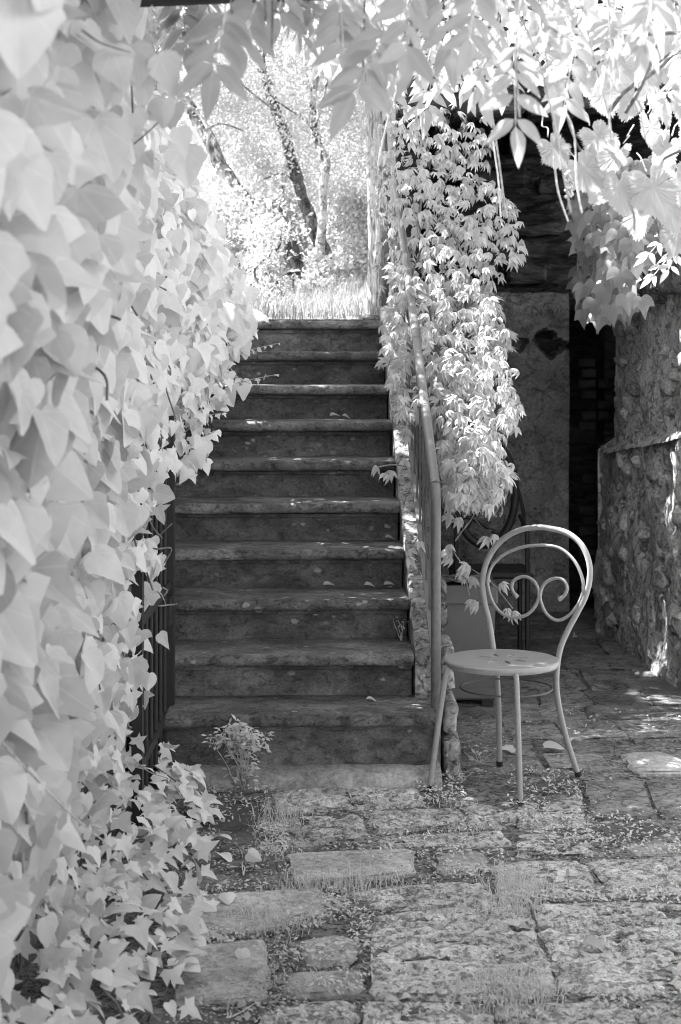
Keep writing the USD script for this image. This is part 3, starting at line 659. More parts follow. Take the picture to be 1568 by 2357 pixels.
# ------------------------------------------------------------------ garden chair
CL = (0.60, 6.08, 0.0)
ch = thing('garden_chair', 'pale painted metal bistro chair with round seat and scrolled hoop back', 'chair', CL)
def co(name, m, mat='chair', smooth=60): return obj(name, m, M[mat], ch, smooth=smooth, loc=CL)
FL, FR, BL, BR = gpx(990, 1818), gpx(1198, 1852), gpx(1150, 1762), gpx(1332, 1787)
e_ = unit(BR - BL); back = unit(np.cross([0, 0, 1], e_))          # away from the seat
if back[1] < 0: back = -back
def lean(z): return -.085 * smoothstep(0, .42, z) + np.maximum(z - .45, 0) * .16
def on_back(x, y):
    """the point of the (leaning) plane of the chair's back behind this spot of the picture"""
    z = .5
    for _ in range(12):
        d = np.array([(x - CX) / FOC, 1.0, -(y - HY) / FOC]); o = np.array([0, 0, EYE]); p0 = BL + back * lean(z)
        tt = ((p0 - o) @ back) / (d @ back); p = o + d * tt; z = p[2]
    return p
def c4(x, y): return (800 + x / 1.967) / 1.0185, (700 + y / 1.967) / 1.0185
hoop_px = [(1150, 1762), (1149, 1690), (1147, 1610), (1143, 1545), (1136, 1495)] + [c4(*q) for q in ((683, 1490), (661, 1400), (652, 1300), (678, 1198), (740, 1115), (825, 1067), (905, 1055), (945, 1057), (1040, 1080), (1108, 1135), (1143, 1215), (1146, 1295), (1126, 1375), (1086, 1455), (1046, 1530))] + [(1290, 1494), (1282, 1545), (1283, 1600), (1300, 1685), (1332, 1787)]
hp = catmull([on_back(*q) for q in hoop_px], 6)
hp[:, 2] = np.maximum(hp[:, 2], .008)
co('back_hoop', tube(hp, .0108, 12))
inner_px = [c4(*q) for q in ((815, 1376), (796, 1352), (789, 1325), (803, 1296), (848, 1281), (893, 1305), (914, 1358), (901, 1410), (862, 1455), (800, 1471), (742, 1450), (702, 1400), (681, 1335), (680, 1285), (702, 1228), (760, 1176), (850, 1143), (950, 1138), (1020, 1156), (1080, 1212), (1113, 1285), (1119, 1342), (1100, 1400), (1058, 1455), (1003, 1484), (952, 1456), (925, 1402), (921, 1358), (941, 1314), (982, 1291), (1024, 1296), (1044, 1332), (1033, 1366), (1006, 1388))]
ip = catmull([on_back(*q) + back * -.004 for q in inner_px], 5)
rad = np.full(len(ip), .0062); rad[:4] = [.0085, .009, .0078, .0068]; rad[-4:] = [.0068, .0078, .009, .0085]
co('scroll', tube(ip, rad, 9))
for q in ((918, 1362), (1122, 1343), (680, 1300)):
    p = on_back(*c4(*q)); s = trimesh.creation.icosphere(2, .008); s.apply_translation(p); co('weld', s)
SC = np.array([.578, 6.045, .455]); SR = .2
disc = Point(0, 0).buffer(SR, 64)
for k in range(8):
    a = k * math.pi / 4 + .2; sl = affinity.scale(Point(0, 0).buffer(1, 12), .030, .0075); sl = affinity.rotate(affinity.translate(sl, .072, 0), a, use_radians=True, origin=(0, 0)); disc = disc.difference(sl)
ds = trimesh.creation.extrude_polygon(disc, .004, engine='earcut'); ds.apply_translation(SC + [0, 0, -.004])
co('seat', (np.array(ds.vertices), np.array(ds.faces)), smooth=30)
a = np.linspace(0, 2 * np.pi, 65)
prof = [(SR - .004, .0), (SR + .003, -.001), (SR + .007, -.007), (SR + .006, -.018), (SR + .001, -.024), (SR - .004, -.022), (SR - .004, -.006)]
rv = np.array([[SC[0] + r * np.cos(t), SC[1] + r * np.sin(t), SC[2] + z] for t in a[:-1] for r, z in prof]); n = len(prof); i, j = np.meshgrid(np.arange(64), np.arange(n), indexing='ij')
q = np.stack([i * n + j, ((i + 1) % 64) * n + j, ((i + 1) % 64) * n + (j + 1) % n, i * n + (j + 1) % n], -1).reshape(-1, 4)
co('seat_rim', (rv, q[:, ::-1]), smooth=60)
def seat_edge(p, k=.93):
    d = unit(np.array([p[0] - SC[0], p[1] - SC[1], 0])); return SC + d * SR * k
for top_px, foot in (((1040, 1540), FL), ((1170, 1545), FR)):
    top = seat_edge(foot); top[2] = .432; d = unit(np.array([foot[0] - top[0], foot[1] - top[1], 0]))
    pts = catmull([top - d * .05, top + d * .003, top + d * .022 + [0, 0, -.022], top + (foot - top) * .5 + d * .012, foot + [0, 0, .01]], 6)
    co('leg', tube(pts, .0105, 10))
for f_ in (FL, FR, hp[0] * [1, 1, 0], hp[-1] * [1, 1, 0]):
    d = unit(np.array([f_[0] - SC[0], f_[1] - SC[1], 0])); co('foot_cap', tube([f_ + [0, 0, .001], f_ + [0, 0, .018] - d * .004], .0125, 10), 'foot')
a = np.linspace(0, 2 * np.pi, 41)
co('stretcher_ring', tube(np.column_stack([SC[0] + .02 + .165 * np.cos(a), SC[1] + .03 + .165 * np.sin(a), np.full(41, .345)]), .0034, 6), 'bars')  # darker than the chair paint: shade under the seat put into its colour

# ------------------------------------------------------------------ planter and black chair behind the railing
PLc = (.555, 7.50, 0)
plt_ = thing('square_planter', 'smooth grey clay square planter standing behind the railing', 'planter', PLc)
def frustum(z0, z1, h0, h1, c=PLc):
    v = [[c[0] + sx * h, c[1] + sy * h, z] for z, h in ((z0, h0), (z1, h1)) for sx, sy in ((-1, -1), (1, -1), (1, 1), (-1, 1))]
    h = trimesh.convex.convex_hull(np.array(v)); return np.array(h.vertices), np.array(h.faces)
obj('body', frustum(.045, .47, .112, .124), M['planter'], plt_, loc=PLc)
v, f = chamfer_box([PLc[0] - .135, PLc[1] - .135, .452], [PLc[0] + .135, PLc[1] + .135, .535], .008); obj('rim', (v, f), M['planter'], plt_, loc=PLc)
v, f = chamfer_box([PLc[0] - .128, PLc[1] - .128, .035], [PLc[0] + .128, PLc[1] + .128, .085], .01); obj('base_band', (v, f), M['planter'], plt_, loc=PLc)
for sx in (-1, 1):
    for sy in (-1, 1): obj('foot', boxm([PLc[0] + sx * .09 - .025, PLc[1] + sy * .09 - .025, 0], [PLc[0] + sx * .09 + .025, PLc[1] + sy * .09 + .025, .037]), M['foot'], plt_, loc=PLc)
obj('soil', grid(np.linspace(-.12, .12, 14), np.linspace(-.12, .12, 14), lambda u, v: np.column_stack([PLc[0] + u, PLc[1] + v, .537 + meshkit.fbm(np.column_stack([u * 30, v * 30, 0 * u]), 3, 4) * .03])), M['soil'], plt_, smooth=True, loc=PLc)

BCl = (.72, 8.62, 0)
bc = thing('black_iron_armchair', 'black wrought iron armchair with an oval openwork back in the dark recess', 'chair', BCl)
def bo(name, m, smooth=50, mat='iron'): return obj(name, m, M[mat], bc, smooth=smooth, loc=BCl)
cz, cxx, yb = .84, .745, 8.66
def ov(a, k=1.0): return np.array([cxx + .155 * k * math.cos(a), yb + .0, cz + .27 * k * math.sin(a)])
bo('back_frame', tube([ov(t) for t in np.linspace(0, 2 * math.pi, 33)], .021, 8))
for s0, s1_, bow in ((-2.3, .25, -.03), (-1.9, -.35, .05), (-2.9, .9, .05), (-1.2, .5, .1), (-2.6, -1.0, -.05), (2.2, .8, -.06)):
    a, b = ov(s0), ov(s1_); m = (a + b) / 2 + np.array([bow, 0, -bow])
    bo('back_bar', tube(catmull([a, m, b], 8), .0115, 6))
bo('seat', chamfer_box([.55, 8.26, .445], [.95, 8.66, .475], .012), False)
for x0 in (.57, .92):
    for y0 in (8.29, 8.64): bo('leg', tube([[x0, y0, .0], [x0, y0, .45]], .013, 7))
    bo('arm', tube(catmull([[x0, 8.64, .72], [x0, 8.45, .70], [x0, 8.30, .66], [x0, 8.29, .46]], 5), .012, 7))

# ------------------------------------------------------------------ plants: shared tools
def palm_of(pos, axis, N, size, r, n=5):
    """a leaf of several leaflets that fan from one point, drooping"""
    axis = unit(axis); N = unit(N - axis * (N @ axis)); W = np.cross(axis, N); out = []
    spread = np.linspace(-1.25, 1.25, n) + r.normal(0, .12, n)
    for a in spread:
        L = axis * math.cos(a) + W * math.sin(a) - N * .25 + np.array([0, 0, -.22]); s = size * (1 - .28 * abs(a) / 1.25) * r.uniform(.85, 1.1)
        out.append(place(CREEP[r.integers(len(CREEP))], pos, L, N + r.normal(0, .25, 3), s))
    return out
def spray(base, tip, face, leaf, r, pairs=5, sag=.02, tpl=WIST, ang=1.0):
    """a pinnate leaf: rachis and leaflets"""
    base, tip = np.asarray(base, float), np.asarray(tip, float); d = unit(tip - base); face = unit(face - d * (face @ d)); side = np.cross(d, face)
    mid = (base + tip) / 2 + np.array([0, 0, sag]) + side * r.normal(0, .012)
    c = catmull([base, mid, tip], 8); leaves = []
    for k in range(pairs):
        u = .28 + .66 * k / max(pairs - 1, 1); p = c[int(u * (len(c) - 1))]
        for s in (-1, 1):
            a = ang + r.normal(0, .14); L = d * math.cos(a) + side * s * math.sin(a) + np.array([0, 0, -.18]) + r.normal(0, .06, 3)
            leaves.append(place(tpl[r.integers(len(tpl))], p + side * s * .003, L, face + r.normal(0, .22, 3) + side * s * -.15, leaf * r.uniform(.82, 1.08) * (.86 + .2 * u)))
    leaves.append(place(tpl[r.integers(len(tpl))], tip, d + r.normal(0, .08, 3), face + r.normal(0, .15, 3), leaf * 1.18))
    return c, leaves
def stem_path(a, b, r, n=6, amp=.04, droop=0.0):
    t = np.linspace(0, 1, n)[:, None]; p = np.asarray(a) * (1 - t) + np.asarray(b) * t
    p[1:-1] += r.normal(0, amp, (n - 2, 3)); p[:, 2] -= droop * 4 * (t * (1 - t))[:, 0]
    return catmull(p, 5)

# ------------------------------------------------------------------ ivy on the left wall
ivy = thing('wall_ivy', 'thick pale ivy covering the left wall from the ground to the pergola', 'ivy')
r = np.random.default_rng(101)
def ivy_surface(Y, z):
    x = -.585 + .0 * Y
    x = x + .15 * smoothstep(1.2, 1.85, z) * smoothstep(5.2, 3.2, Y)
    x = x + .20 * smoothstep(.42, .0, z) * smoothstep(6.1, 5.4, Y)
    x = x + .10 * smoothstep(5.6, 7.2, Y) + .05 * smoothstep(7.0, 8.8, Y)
    x = x + (meshkit.fbm(np.column_stack([Y * 2.4, z * 2.4, 0 * Y]), 3, 70) - .5) * .16
    return x
def ivy_ok(Y, z):
    top = np.interp(Y, [1.0, 3.25, 3.6, 4.3, 5.5, 6.6, 7.5, 8.9], [2.75, 2.75, 2.28, 2.18, 2.20, 2.16, 2.02, 1.80]) + (meshkit.noise(np.column_stack([Y * 5, 0 * Y, 0 * Y]), 3) - .5) * .14
    low = np.interp(Y, [1.0, 5.28, 5.42, 6.1, 6.5, 7.0, 7.6, 8.2, 8.9], [-.02, -.02, 1.12, 1.16, 1.12, 1.27, 1.47, 1.60, 1.70]) + (meshkit.noise(np.column_stack([Y * 7, 0 * Y + 9, 0 * Y]), 5) - .5) * .16
    gate_fringe = (Y > 5.2) & (Y < 5.9) & (z < .22)
    return (z < top) & ((z > low) | gate_fringe)
NI = 17500
Y = r.uniform(1.35, 8.95, NI); z = r.uniform(0, 2.8, NI); ok = ivy_ok(Y, z); Y, z = Y[ok], z[ok]
keep = r.uniform(0, 1, len(Y)) < 1 - .15 * smoothstep(.75, .25, z) * smoothstep(5.8, 5.0, Y); Y, z = Y[keep], z[keep]
depth = r.uniform(0, 1, len(Y)) ** 1.1 * .30
X = ivy_surface(Y, z) - depth
P = np.column_stack([X, Y, z])
mature = smoothstep(5.6, 3.6, Y) * smoothstep(.35, .75, z) + smoothstep(1.3, 1.7, z) * .5
ism = r.uniform(0, 1, len(Y)) < mature
size = np.where(ism, r.uniform(.058, .118, len(Y)) * (1 + .22 * smoothstep(4.2, 3.0, Y)), r.uniform(.034, .074, len(Y)))
N = unit(np.array([.62, -.62, .38]) + r.normal(0, .42, (len(Y), 3)))
L = np.array([.05, -.1, -1.0]) + r.normal(0, .38, (len(Y), 3))
low_ = z < .3; N[low_] = unit(np.array([.35, -.45, .8]) + r.normal(0, .35, (low_.sum(), 3))); L[low_] = np.array([.7, -.5, -.35]) + r.normal(0, .5, (low_.sum(), 3))
sx, sy = on_screen(P)
score = size / Y * 1000 * (depth < .035) * (sx > -30) * (sy > -30) * (sy < 2400) * (Y > 1.7)
big = np.argsort(-score)
# keep the picked leaves apart from each other, so that they are the ones one can see
picked, cells = [], set()
for k in big:
    if score[k] <= 0 or len(picked) >= 280: break
    c = (int(sx[k] / 48), int(sy[k] / 48))
    if c in cells: continue
    cells.add(c); picked.append(k)
picked = np.array(picked); rest = np.setdiff1d(np.arange(len(Y)), picked)
for k in picked:
    t = (IVY_MATURE if ism[k] else IVY_YOUNG)[r.integers(12)]
    add_leaf('leaf', place(t, P[k], L[k], N[k], size[k]), M['ivy'], ivy)
nc = 1500   # the crest of ivy on top of the wall, deepened to keep sun off the steps
Yc = r.uniform(4.9, 8.3, nc); Pc = np.column_stack([r.uniform(-1.05, -.58, nc), Yc, np.interp(Yc, [4.9, 6.6, 7.5, 8.3], [2.12, 2.14, 2.02, 1.9]) + r.normal(.06, .10, nc)])
mc = place_many(IVY_MATURE, Pc, np.array([.3, -.2, -.7]) + r.normal(0, .5, (nc, 3)), np.array([.3, -.3, .8]) + r.normal(0, .4, (nc, 3)), r.uniform(.05, .09, nc), r.integers(0, 12, nc))
allt = IVY_MATURE + IVY_YOUNG
m = place_many(allt, P[rest], L[rest], N[rest], size[rest], np.where(ism[rest], 0, 12) + r.integers(0, 12, len(rest)))
tag(add_leaf('foliage', cat([m, mc]), M['ivy'], ivy), kind='stuff')
# shoots: bare runners with small leaves that leave the mass
def shoot(pts, n, sz, mat='pale_stem', rad=.0022, tpls=IVY_YOUNG):
    c = catmull(pts, 6); obj('shoot', tube(c, np.linspace(rad, rad * .5, len(c)), 5), M[mat], ivy, smooth=True)
    for k in range(n):
        u = .35 + .65 * k / max(n - 1, 1); p = c[min(int(u * (len(c) - 1)), len(c) - 1)]; s = sz * r.uniform(.6, 1.1) * (1.15 - .6 * u)
        add_leaf('leaf', place(tpls[r.integers(12)], p, np.array([.3, 0, -.9]) + r.normal(0, .45, 3), np.array([.4, -.7, .4]) + r.normal(0, .35, 3), s), M['ivy'], ivy)
shoot([px(545, 800, 8.3), px(570, 805, 8.1), px(605, 798, 8.0), px(642, 790, 7.95)], 6, .038)
shoot([px(500, 845, 7.7), px(540, 880, 7.5), px(585, 872, 7.4), px(636, 862, 7.35)], 6, .042)
shoot([px(520, 830, 7.8), px(545, 866, 7.6), px(575, 884, 7.5)], 4, .035)
shoot([px(0, 1705, 2.9), px(90, 1800, 3.1), px(170, 1880, 3.3), px(275, 1965, 3.6)], 2, .05, rad=.0026)
shoot([px(300, 1740, 5.2), px(340, 1775, 5.1), px(388, 1792, 5.05)], 2, .03)
shoot([px(310, 330, 3.4), px(345, 300, 3.45), px(400, 245, 3.5)], 0, .06, 'stem')
shoot([px(190, 70, 2.5), px(235, 100, 2.6), px(300, 120, 2.7)], 0, .06, 'stem')
shoot([px(420, 1000, 6.6), px(470, 960, 6.5), px(515, 950, 6.4)], 5, .06)
shoot([px(450, 1010, 6.6), px(480, 1000, 6.5), px(500, 990, 6.4)], 4, .065)
# single leaves that stand out against the light, and the large ones low down
for (x, y, Y0, s, kind, nx) in ((305, 150, 2.75, .075, 0, (-.1, -.9, .3)), (368, 180, 2.75, .085, 1, (.2, -.9, .2)), (330, 205, 2.8, .06, 2, (.1, -.6, -.5)), (255, 160, 2.7, .075, 4, (.3, -.9, .2)),
                            (412, 330, 3.4, .07, 1, (.4, -.8, .1)), (420, 385, 3.5, .09, 5, (.3, -.8, .4)), (375, 260, 3.4, .06, 0, (.2, -.9, 0)), (400, 275, 3.45, .065, 9, (-.3, -.8, .2)),
                            (400, 560, 4.6, .075, 1, (.3, -.9, .1)), (450, 1060, 6.2, .085, 3, (.2, -.9, .1)), (365, 1480, 5.0, .06, 1, (.5, -.8, .2)), (345, 1570, 5.0, .06, 0, (.3, -.9, .2)),
                            (420, 2290, 4.2, .07, 1, (.1, -.8, .5)), (555, 2290, 4.3, .05, 3, (.2, -.6, .7)), (570, 1980, 5.1, .05, 0, (.1, -.8, .5)), (520, 2080, 4.75, .06, 3, (0, -.5, .8)), (440, 2190, 4.4, .07, 0, (.2, -.6, .7))):
    p = px(x, y - s * FOC / Y0 * .5, Y0)
    if y > 1900: p[2] = max(p[2], .03)
    add_leaf('leaf', place(IVY_MATURE[kind], p, np.array([.1, -.1, -1]) + r.normal(0, .2, 3) + (np.array([.3, -.6, .75]) if y > 1900 else 0), np.array(nx, float), s), M['ivy'], ivy)
for k in range(26):
    Y0 = r.uniform(2.2, 6); z0 = r.uniform(.1, 1.9); x0 = ivy_surface(np.array([Y0]), np.array([z0]))[0]
    a = np.array([x0 - .12, Y0, z0]); b = a + np.array([.13, r.normal(0, .1), r.normal(-.1, .15)])
    obj('stem', tube(stem_path(a, b, r, 5, .02), .003, 5), M['stem'], ivy, smooth=True)

# ------------------------------------------------------------------ creeper over the railing
cr = thing('railing_creeper', 'sunlit creeper with fans of five leaflets tumbling over the stair railing', 'creeper')
r = np.random.default_rng(202)
rows = [(235, 900, 1090, 8.9), (300, 855, 1125, 8.75), (400, 838, 1148, 8.5), (480, 862, 1175, 8.35), (510, 888, 1165, 8.3), (560, 900, 1178, 8.1), (640, 908, 1160, 7.95), (665, 958, 1155, 7.88), (720, 966, 1150, 7.75), (800, 978, 1165, 7.5), (900, 992, 1168, 7.25), (960, 1000, 1178, 7.1), (1040, 1014, 1165, 6.9), (1110, 1025, 1165, 6.75), (1165, 1035, 1150, 6.65)]
R_ = np.array(rows, float)
def creeper_clusters(n):
    out = []
    while len(out) < n:
        y = r.uniform(235, 1165); lo, hi, Z = (np.interp(y, R_[:, 0], R_[:, k]) for k in (1, 2, 3))
        u = r.uniform(0, 1); wob = 30 * (meshkit.noise(np.array([[y / 55, 3.0, 0]]), 4)[0] - .5) * 2
        x = lo + (hi + wob - lo) * u; d = r.uniform(0, 1)
        bulge = (.22 + .34 * meshkit.noise(np.array([[x / 70, y / 70, 2.0]]), 6)[0]) * math.sqrt(max(0, 1 - (2 * u - 1) ** 2))
        Zf = Z - bulge * (1 - d) + .10 + r.uniform(-.5, .75 if y < 800 else .4)  # the deep spread adds unseen leaves that only shade the yard and wall
        out.append((px(x, y, Zf), u, d))
    return out
cl = creeper_clusters(1900)
for (x, y, Z) in ((905, 770, 7.6), (890, 800, 7.55), (920, 790, 7.5), (880, 830, 7.5), (915, 845, 7.4), (925, 880, 7.35), (905, 880, 7.4), (930, 930, 7.2), (935, 955, 7.15), (920, 925, 7.2), (942, 1000, 7.0), (935, 985, 7.0), (870, 1075, 6.85), (905, 1080, 6.9), (925, 1060, 6.9), (890, 1090, 6.8),
               (950, 1255, 6.45), (940, 1280, 6.4), (965, 1250, 6.45), (880, 745, 8.0), (905, 720, 8.0), (900, 690, 8.1), (925, 655, 8.1), (885, 660, 8.3), (865, 610, 8.4), (870, 560, 8.4),
               (1040, 1260, 6.5), (1050, 1285, 6.5), (1030, 1245, 6.5), (1072, 1320, 6.45), (1060, 1310, 6.45), (1098, 1335, 6.4), (1085, 1300, 6.45), (1130, 1225, 6.5), (1145, 1235, 6.5), (1080, 1385, 6.4), (1100, 1390, 6.4), (1150, 1345, 6.4), (1165, 1400, 6.45), (1185, 1410, 6.45),
               (1195, 505, 8.1), (1190, 585, 8.0), (1165, 800, 7.4), (1185, 860, 7.25), (1190, 985, 7.05), (1180, 1060, 6.9), (1048, 1190, 6.6), (1040, 1180, 6.6)):
    for q in range(1): cl.append((px(x + r.normal(0, 5), y + r.normal(0, 5), Z), .5, -1))
for k in range(110):
    y = r.uniform(590, 960); rx = np.interp(y, [655, 1110], [945, 1008]); x = r.uniform(np.interp(y, [590, 735, 760, 960], [898, 898, 872, 925]), rx - 10)
    cl.append((px(x, y, np.interp(y, [590, 1110], [7.85, 6.2]) + r.uniform(-.08, .4)), .3, -1))
leaves = []
for p, u, d in cl:
    ax = np.array([(u - .5) * 1.5, -.55, -.45]) + r.normal(0, .4, 3); Nn = np.array([(u - .45) * .9, -.55, .75]) + r.normal(0, .28, 3)
    leaves.append((p[1] - np.interp(HY - (p[2] - EYE) / p[1] * FOC, R_[:, 0], R_[:, 3]), p, cat(palm_of(p, ax, Nn, r.uniform(.038, .066) if d >= 0 else r.uniform(.046, .062), r))))
vis = sorted(range(len(leaves)), key=lambda i: leaves[i][0])[:285]
for i in vis: add_leaf('leaf', leaves[i][2], M['creeper'], cr)
vs = set(vis); tag(add_leaf('foliage', cat([leaves[i][2] for i in range(len(leaves)) if i not in vs]), M['creeper'], cr), kind='stuff')
for k in range(34):   # woody stems
    y0 = r.uniform(420, 1080); lo, hi, Z = (np.interp(y0, R_[:, 0], R_[:, q]) for q in (1, 2, 3))
    x0 = lo + (hi - lo) * r.uniform(.1, .75); a = px(x0, y0, Z + r.uniform(-.05, .12)); y1 = min(y0 + r.uniform(150, 420), 1190)
    lo, hi, Z = (np.interp(y1, R_[:, 0], R_[:, q]) for q in (1, 2, 3)); b = px(min(max(x0 + r.normal(30, 60), lo), hi), y1, Z + r.uniform(-.05, .1))
    obj('stem', tube(stem_path(a, b, r, 6, .03), r.uniform(.003, .007), 5), M['stem'], cr, smooth=True)
for pts in ([(1108, 1150, 6.65), (1085, 1195, 6.6), (1062, 1225, 6.55), (1048, 1245, 6.5)], [(1090, 1190, 6.6), (1110, 1215, 6.55), (1130, 1222, 6.5)], [(1040, 1265, 6.5), (1065, 1305, 6.45), (1080, 1370, 6.4)], [(1085, 1310, 6.45), (1130, 1340, 6.4), (1180, 1400, 6.45)], [(945, 1075, 6.9), (905, 1070, 6.85), (870, 1075, 6.8)], [(960, 1240, 6.5), (945, 1262, 6.45)],
            [(935, 470, 8.4), (928, 560, 8.2), (930, 640, 8.0), (955, 740, 7.7)], [(955, 500, 8.3), (975, 560, 8.2), (1000, 600, 8.1)]):
    obj('stem', tube(catmull([px(*q) for q in pts], 5), .003 if pts[0][0] > 940 else .009, 5), M['stem'], cr, smooth=True)

# ------------------------------------------------------------------ small ivy with three-pointed leaves on the right wall
bo_ = thing('three_pointed_creeper', 'grey three-pointed creeper hanging in the shade on the right wall', 'creeper')
r = np.random.default_rng(303); spots = []
prof_b = [(380, 1390, 1560), (440, 1340, 1540), (480, 1318, 1520), (540, 1325, 1500), (580, 1345, 1490), (640, 1330, 1480), (700, 1328, 1470), (750, 1332, 1400)]
PB = np.array(prof_b, float)
for k in range(240):
    y = r.uniform(380, 735); lo, hi = np.interp(y, PB[:, 0], PB[:, 1]), np.interp(y, PB[:, 0], PB[:, 2]); x = r.uniform(lo, hi)
    if y > 655 and x > 1440: continue
    spots.append((x, y))
spots += [(1350, 735), (1388, 738), (1450, 690), (1475, 700), (1330, 480), (1340, 530), (1420, 650), (1365, 690)]
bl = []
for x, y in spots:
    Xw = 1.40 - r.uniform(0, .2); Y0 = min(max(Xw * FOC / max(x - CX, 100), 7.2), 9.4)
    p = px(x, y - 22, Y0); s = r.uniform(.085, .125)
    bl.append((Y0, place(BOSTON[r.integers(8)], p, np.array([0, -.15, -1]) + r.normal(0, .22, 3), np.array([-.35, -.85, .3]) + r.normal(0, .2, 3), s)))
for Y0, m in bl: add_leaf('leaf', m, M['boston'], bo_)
for k in range(9):
    x = r.uniform(1340, 1480); obj('stem', tube(stem_path(px(x, 380, 8.9), px(x - 10 + r.normal(0, 15), 660, 8.5), r, 6, .03), .004, 5), M['stem'], bo_, smooth=True)

# ------------------------------------------------------------------ wisteria hanging from the pergola
ws = thing('wisteria', 'wisteria with long pinnate leaves hanging from the pergola across the top, with unseen leaves overhead placed to shade the yard', 'wisteria')
r = np.random.default_rng(404)
named = [  # base px, tip px, distance, leaflet length, face
 ((1196, 70), (1187, 292), 3.05, .074, (0, -.9, .35)), ((950, -60), (935, 120), 2.5, .075, (.5, -.7, .2)), ((905, 50), (815, 215), 2.7, .085, (.2, -.5, .8)), ((1060, 60), (1110, 215), 3.6, .075, (-.2, -.8, .5)),
 ((1010, 130), (985, 250), 5.0, .095, (0, -.7, .7)), ((1330, 90), (1300, 240), 3.5, .075, (-.3, -.8, .4)), ((520, 10), (492, 160), 2.75, .085, (0, -.9, -.2)), ((600, -30), (560, 110), 3.0, .08, (.2, -.9, .2)),
 ((400, -10), (430, 110), 3.4, .08, (0, -.8, .4)), ((670, -70), (640, 40), 3.2, .08, (0, -.8, .4)), ((770, -20), (790, 110), 3.0, .075, (.2, -.7, .5)), ((730, 20), (760, 140), 4.4, .09, (0, -.8, .5)),
 ((1590, 500), (1490, 590), 5.2, .055, (-.2, -.6, .8)), ((1600, 570), (1500, 640), 5.2, .05, (-.2, -.6, .8)), ((1600, 530), (1540, 620), 5.0, .05, (-.3, -.7, .6)), ((1150, 40), (1155, 190), 4.2, .08, (.1, -.8, .5)),
 ((1240, 20), (1265, 170), 3.6, .075, (-.2, -.8, .4)), ((850, 40), (880, 190), 4.0, .085, (.1, -.8, .4)), ((940, 100), (900, 215), 4.6, .08, (.1, -.8, .5)), ((1420, 10), (1390, 140), 3.6, .075, (0, -.8, .5)),
 ((1500, -30), (1480, 100), 3.0, .085, (.3, -.8, .3)), ((1010, -40), (1040, 110), 3.3, .08, (-.2, -.9, .2)), ((1110, -50), (1080, 90), 2.9, .075, (.2, -.9, .1))]
count = 0; stuff = []
for b, t, Y0, lf, face in named:
    bb, tt = px(*b, Y0 + .05), px(*t, Y0); ln = np.linalg.norm(tt - bb)
    sp = thing('pinnate_leaf', parent=ws); c, lv = spray(bb, tt, np.array(face, float), lf * .86, r, pairs=5 if ln > .12 else 4, ang=.95)
    obj('rachis', tube(c, np.linspace(.0022, .001, len(c)), 5), M['pale_stem'], sp, smooth=True)
    for m in lv: add_leaf('leaflet', m, M['wisteria'], sp); count += 1
rach = []
def lowest(x): return np.interp(x, [330, 480, 700, 860, 1000, 1100, 1250, 1400, 1600], [40, 70, 120, 200, 225, 215, 215, 170, 260])
for k in range(330):   # the canopy proper
    x = r.uniform(640, 1750) if r.random() < .86 else r.uniform(330, 700); Y0 = r.uniform(3.3, 5.4); yb = r.uniform(-200, lowest(x))
    t = px(x, yb, Y0); d = unit(np.array([r.normal(0, .6), r.normal(0, .6), -.75])); ln = r.uniform(.13, .22)
    c, lv = spray(t - d * ln, t, np.array([r.normal(0, .3), -.55, .7]), r.uniform(.042, .066), r, pairs=r.integers(4, 7), ang=.95)
    stuff += lv; rach.append(tube(c, .0014, 3))
def unseen_roof(n, x0, x1, y0, y1, hole=False, drop=0.0):   # unseen leaves above the yard, out of view, placed to keep sun off it
    for k in range(n):
        p = np.array([r.uniform(x0, x1), r.uniform(y0, y1), 0])
        if hole and .0 < p[0] < .62 and 4.1 < p[1] < 5.1 and r.random() < .85: continue
        p[2] = 1.54 + 880 / FOC * max(p[1], 3.2) + r.uniform(.0, .35) - drop * r.uniform(.3, 1); d = unit(np.array([r.normal(0, .8), r.normal(0, .8), -.4])); ln = r.uniform(.18, .28)
        c, lv = spray(p - d * ln, p, np.array([r.normal(0, .3), r.normal(0, .3), 1.0]), r.uniform(.085, .115), r, pairs=5, ang=.95); stuff.extend(lv); rach.append(tube(c, .0014, 3))
unseen_roof(850, -2.8, -.6, 1.2, 6.6); unseen_roof(400, -1.8, -.6, 4.3, 6.6); unseen_roof(120, -.4, .1, 8.1, 8.7); unseen_roof(120, .9, 1.9, 7.2, 8.6); unseen_roof(120, .35, .95, 8.0, 8.7); unseen_roof(480, -1.6, -.75, 3.9, 6.95, drop=.65); unseen_roof(200, -1.6, -.2, -1.5, 1.4); unseen_roof(260, -1.5, .0, .8, 3.4); unseen_roof(110, -.7, -.3, 2.4, 4.0); unseen_roof(190, -.6, .3, 1.2, 3.1); unseen_roof(220, -1.2, .5, .2, 2.2)
tag(add_leaf('foliage', cat(stuff), M['wisteria'], ws), kind='stuff'); tag(obj('leaf_stalks', cat(rach), M['pale_stem'], ws), kind='stuff')
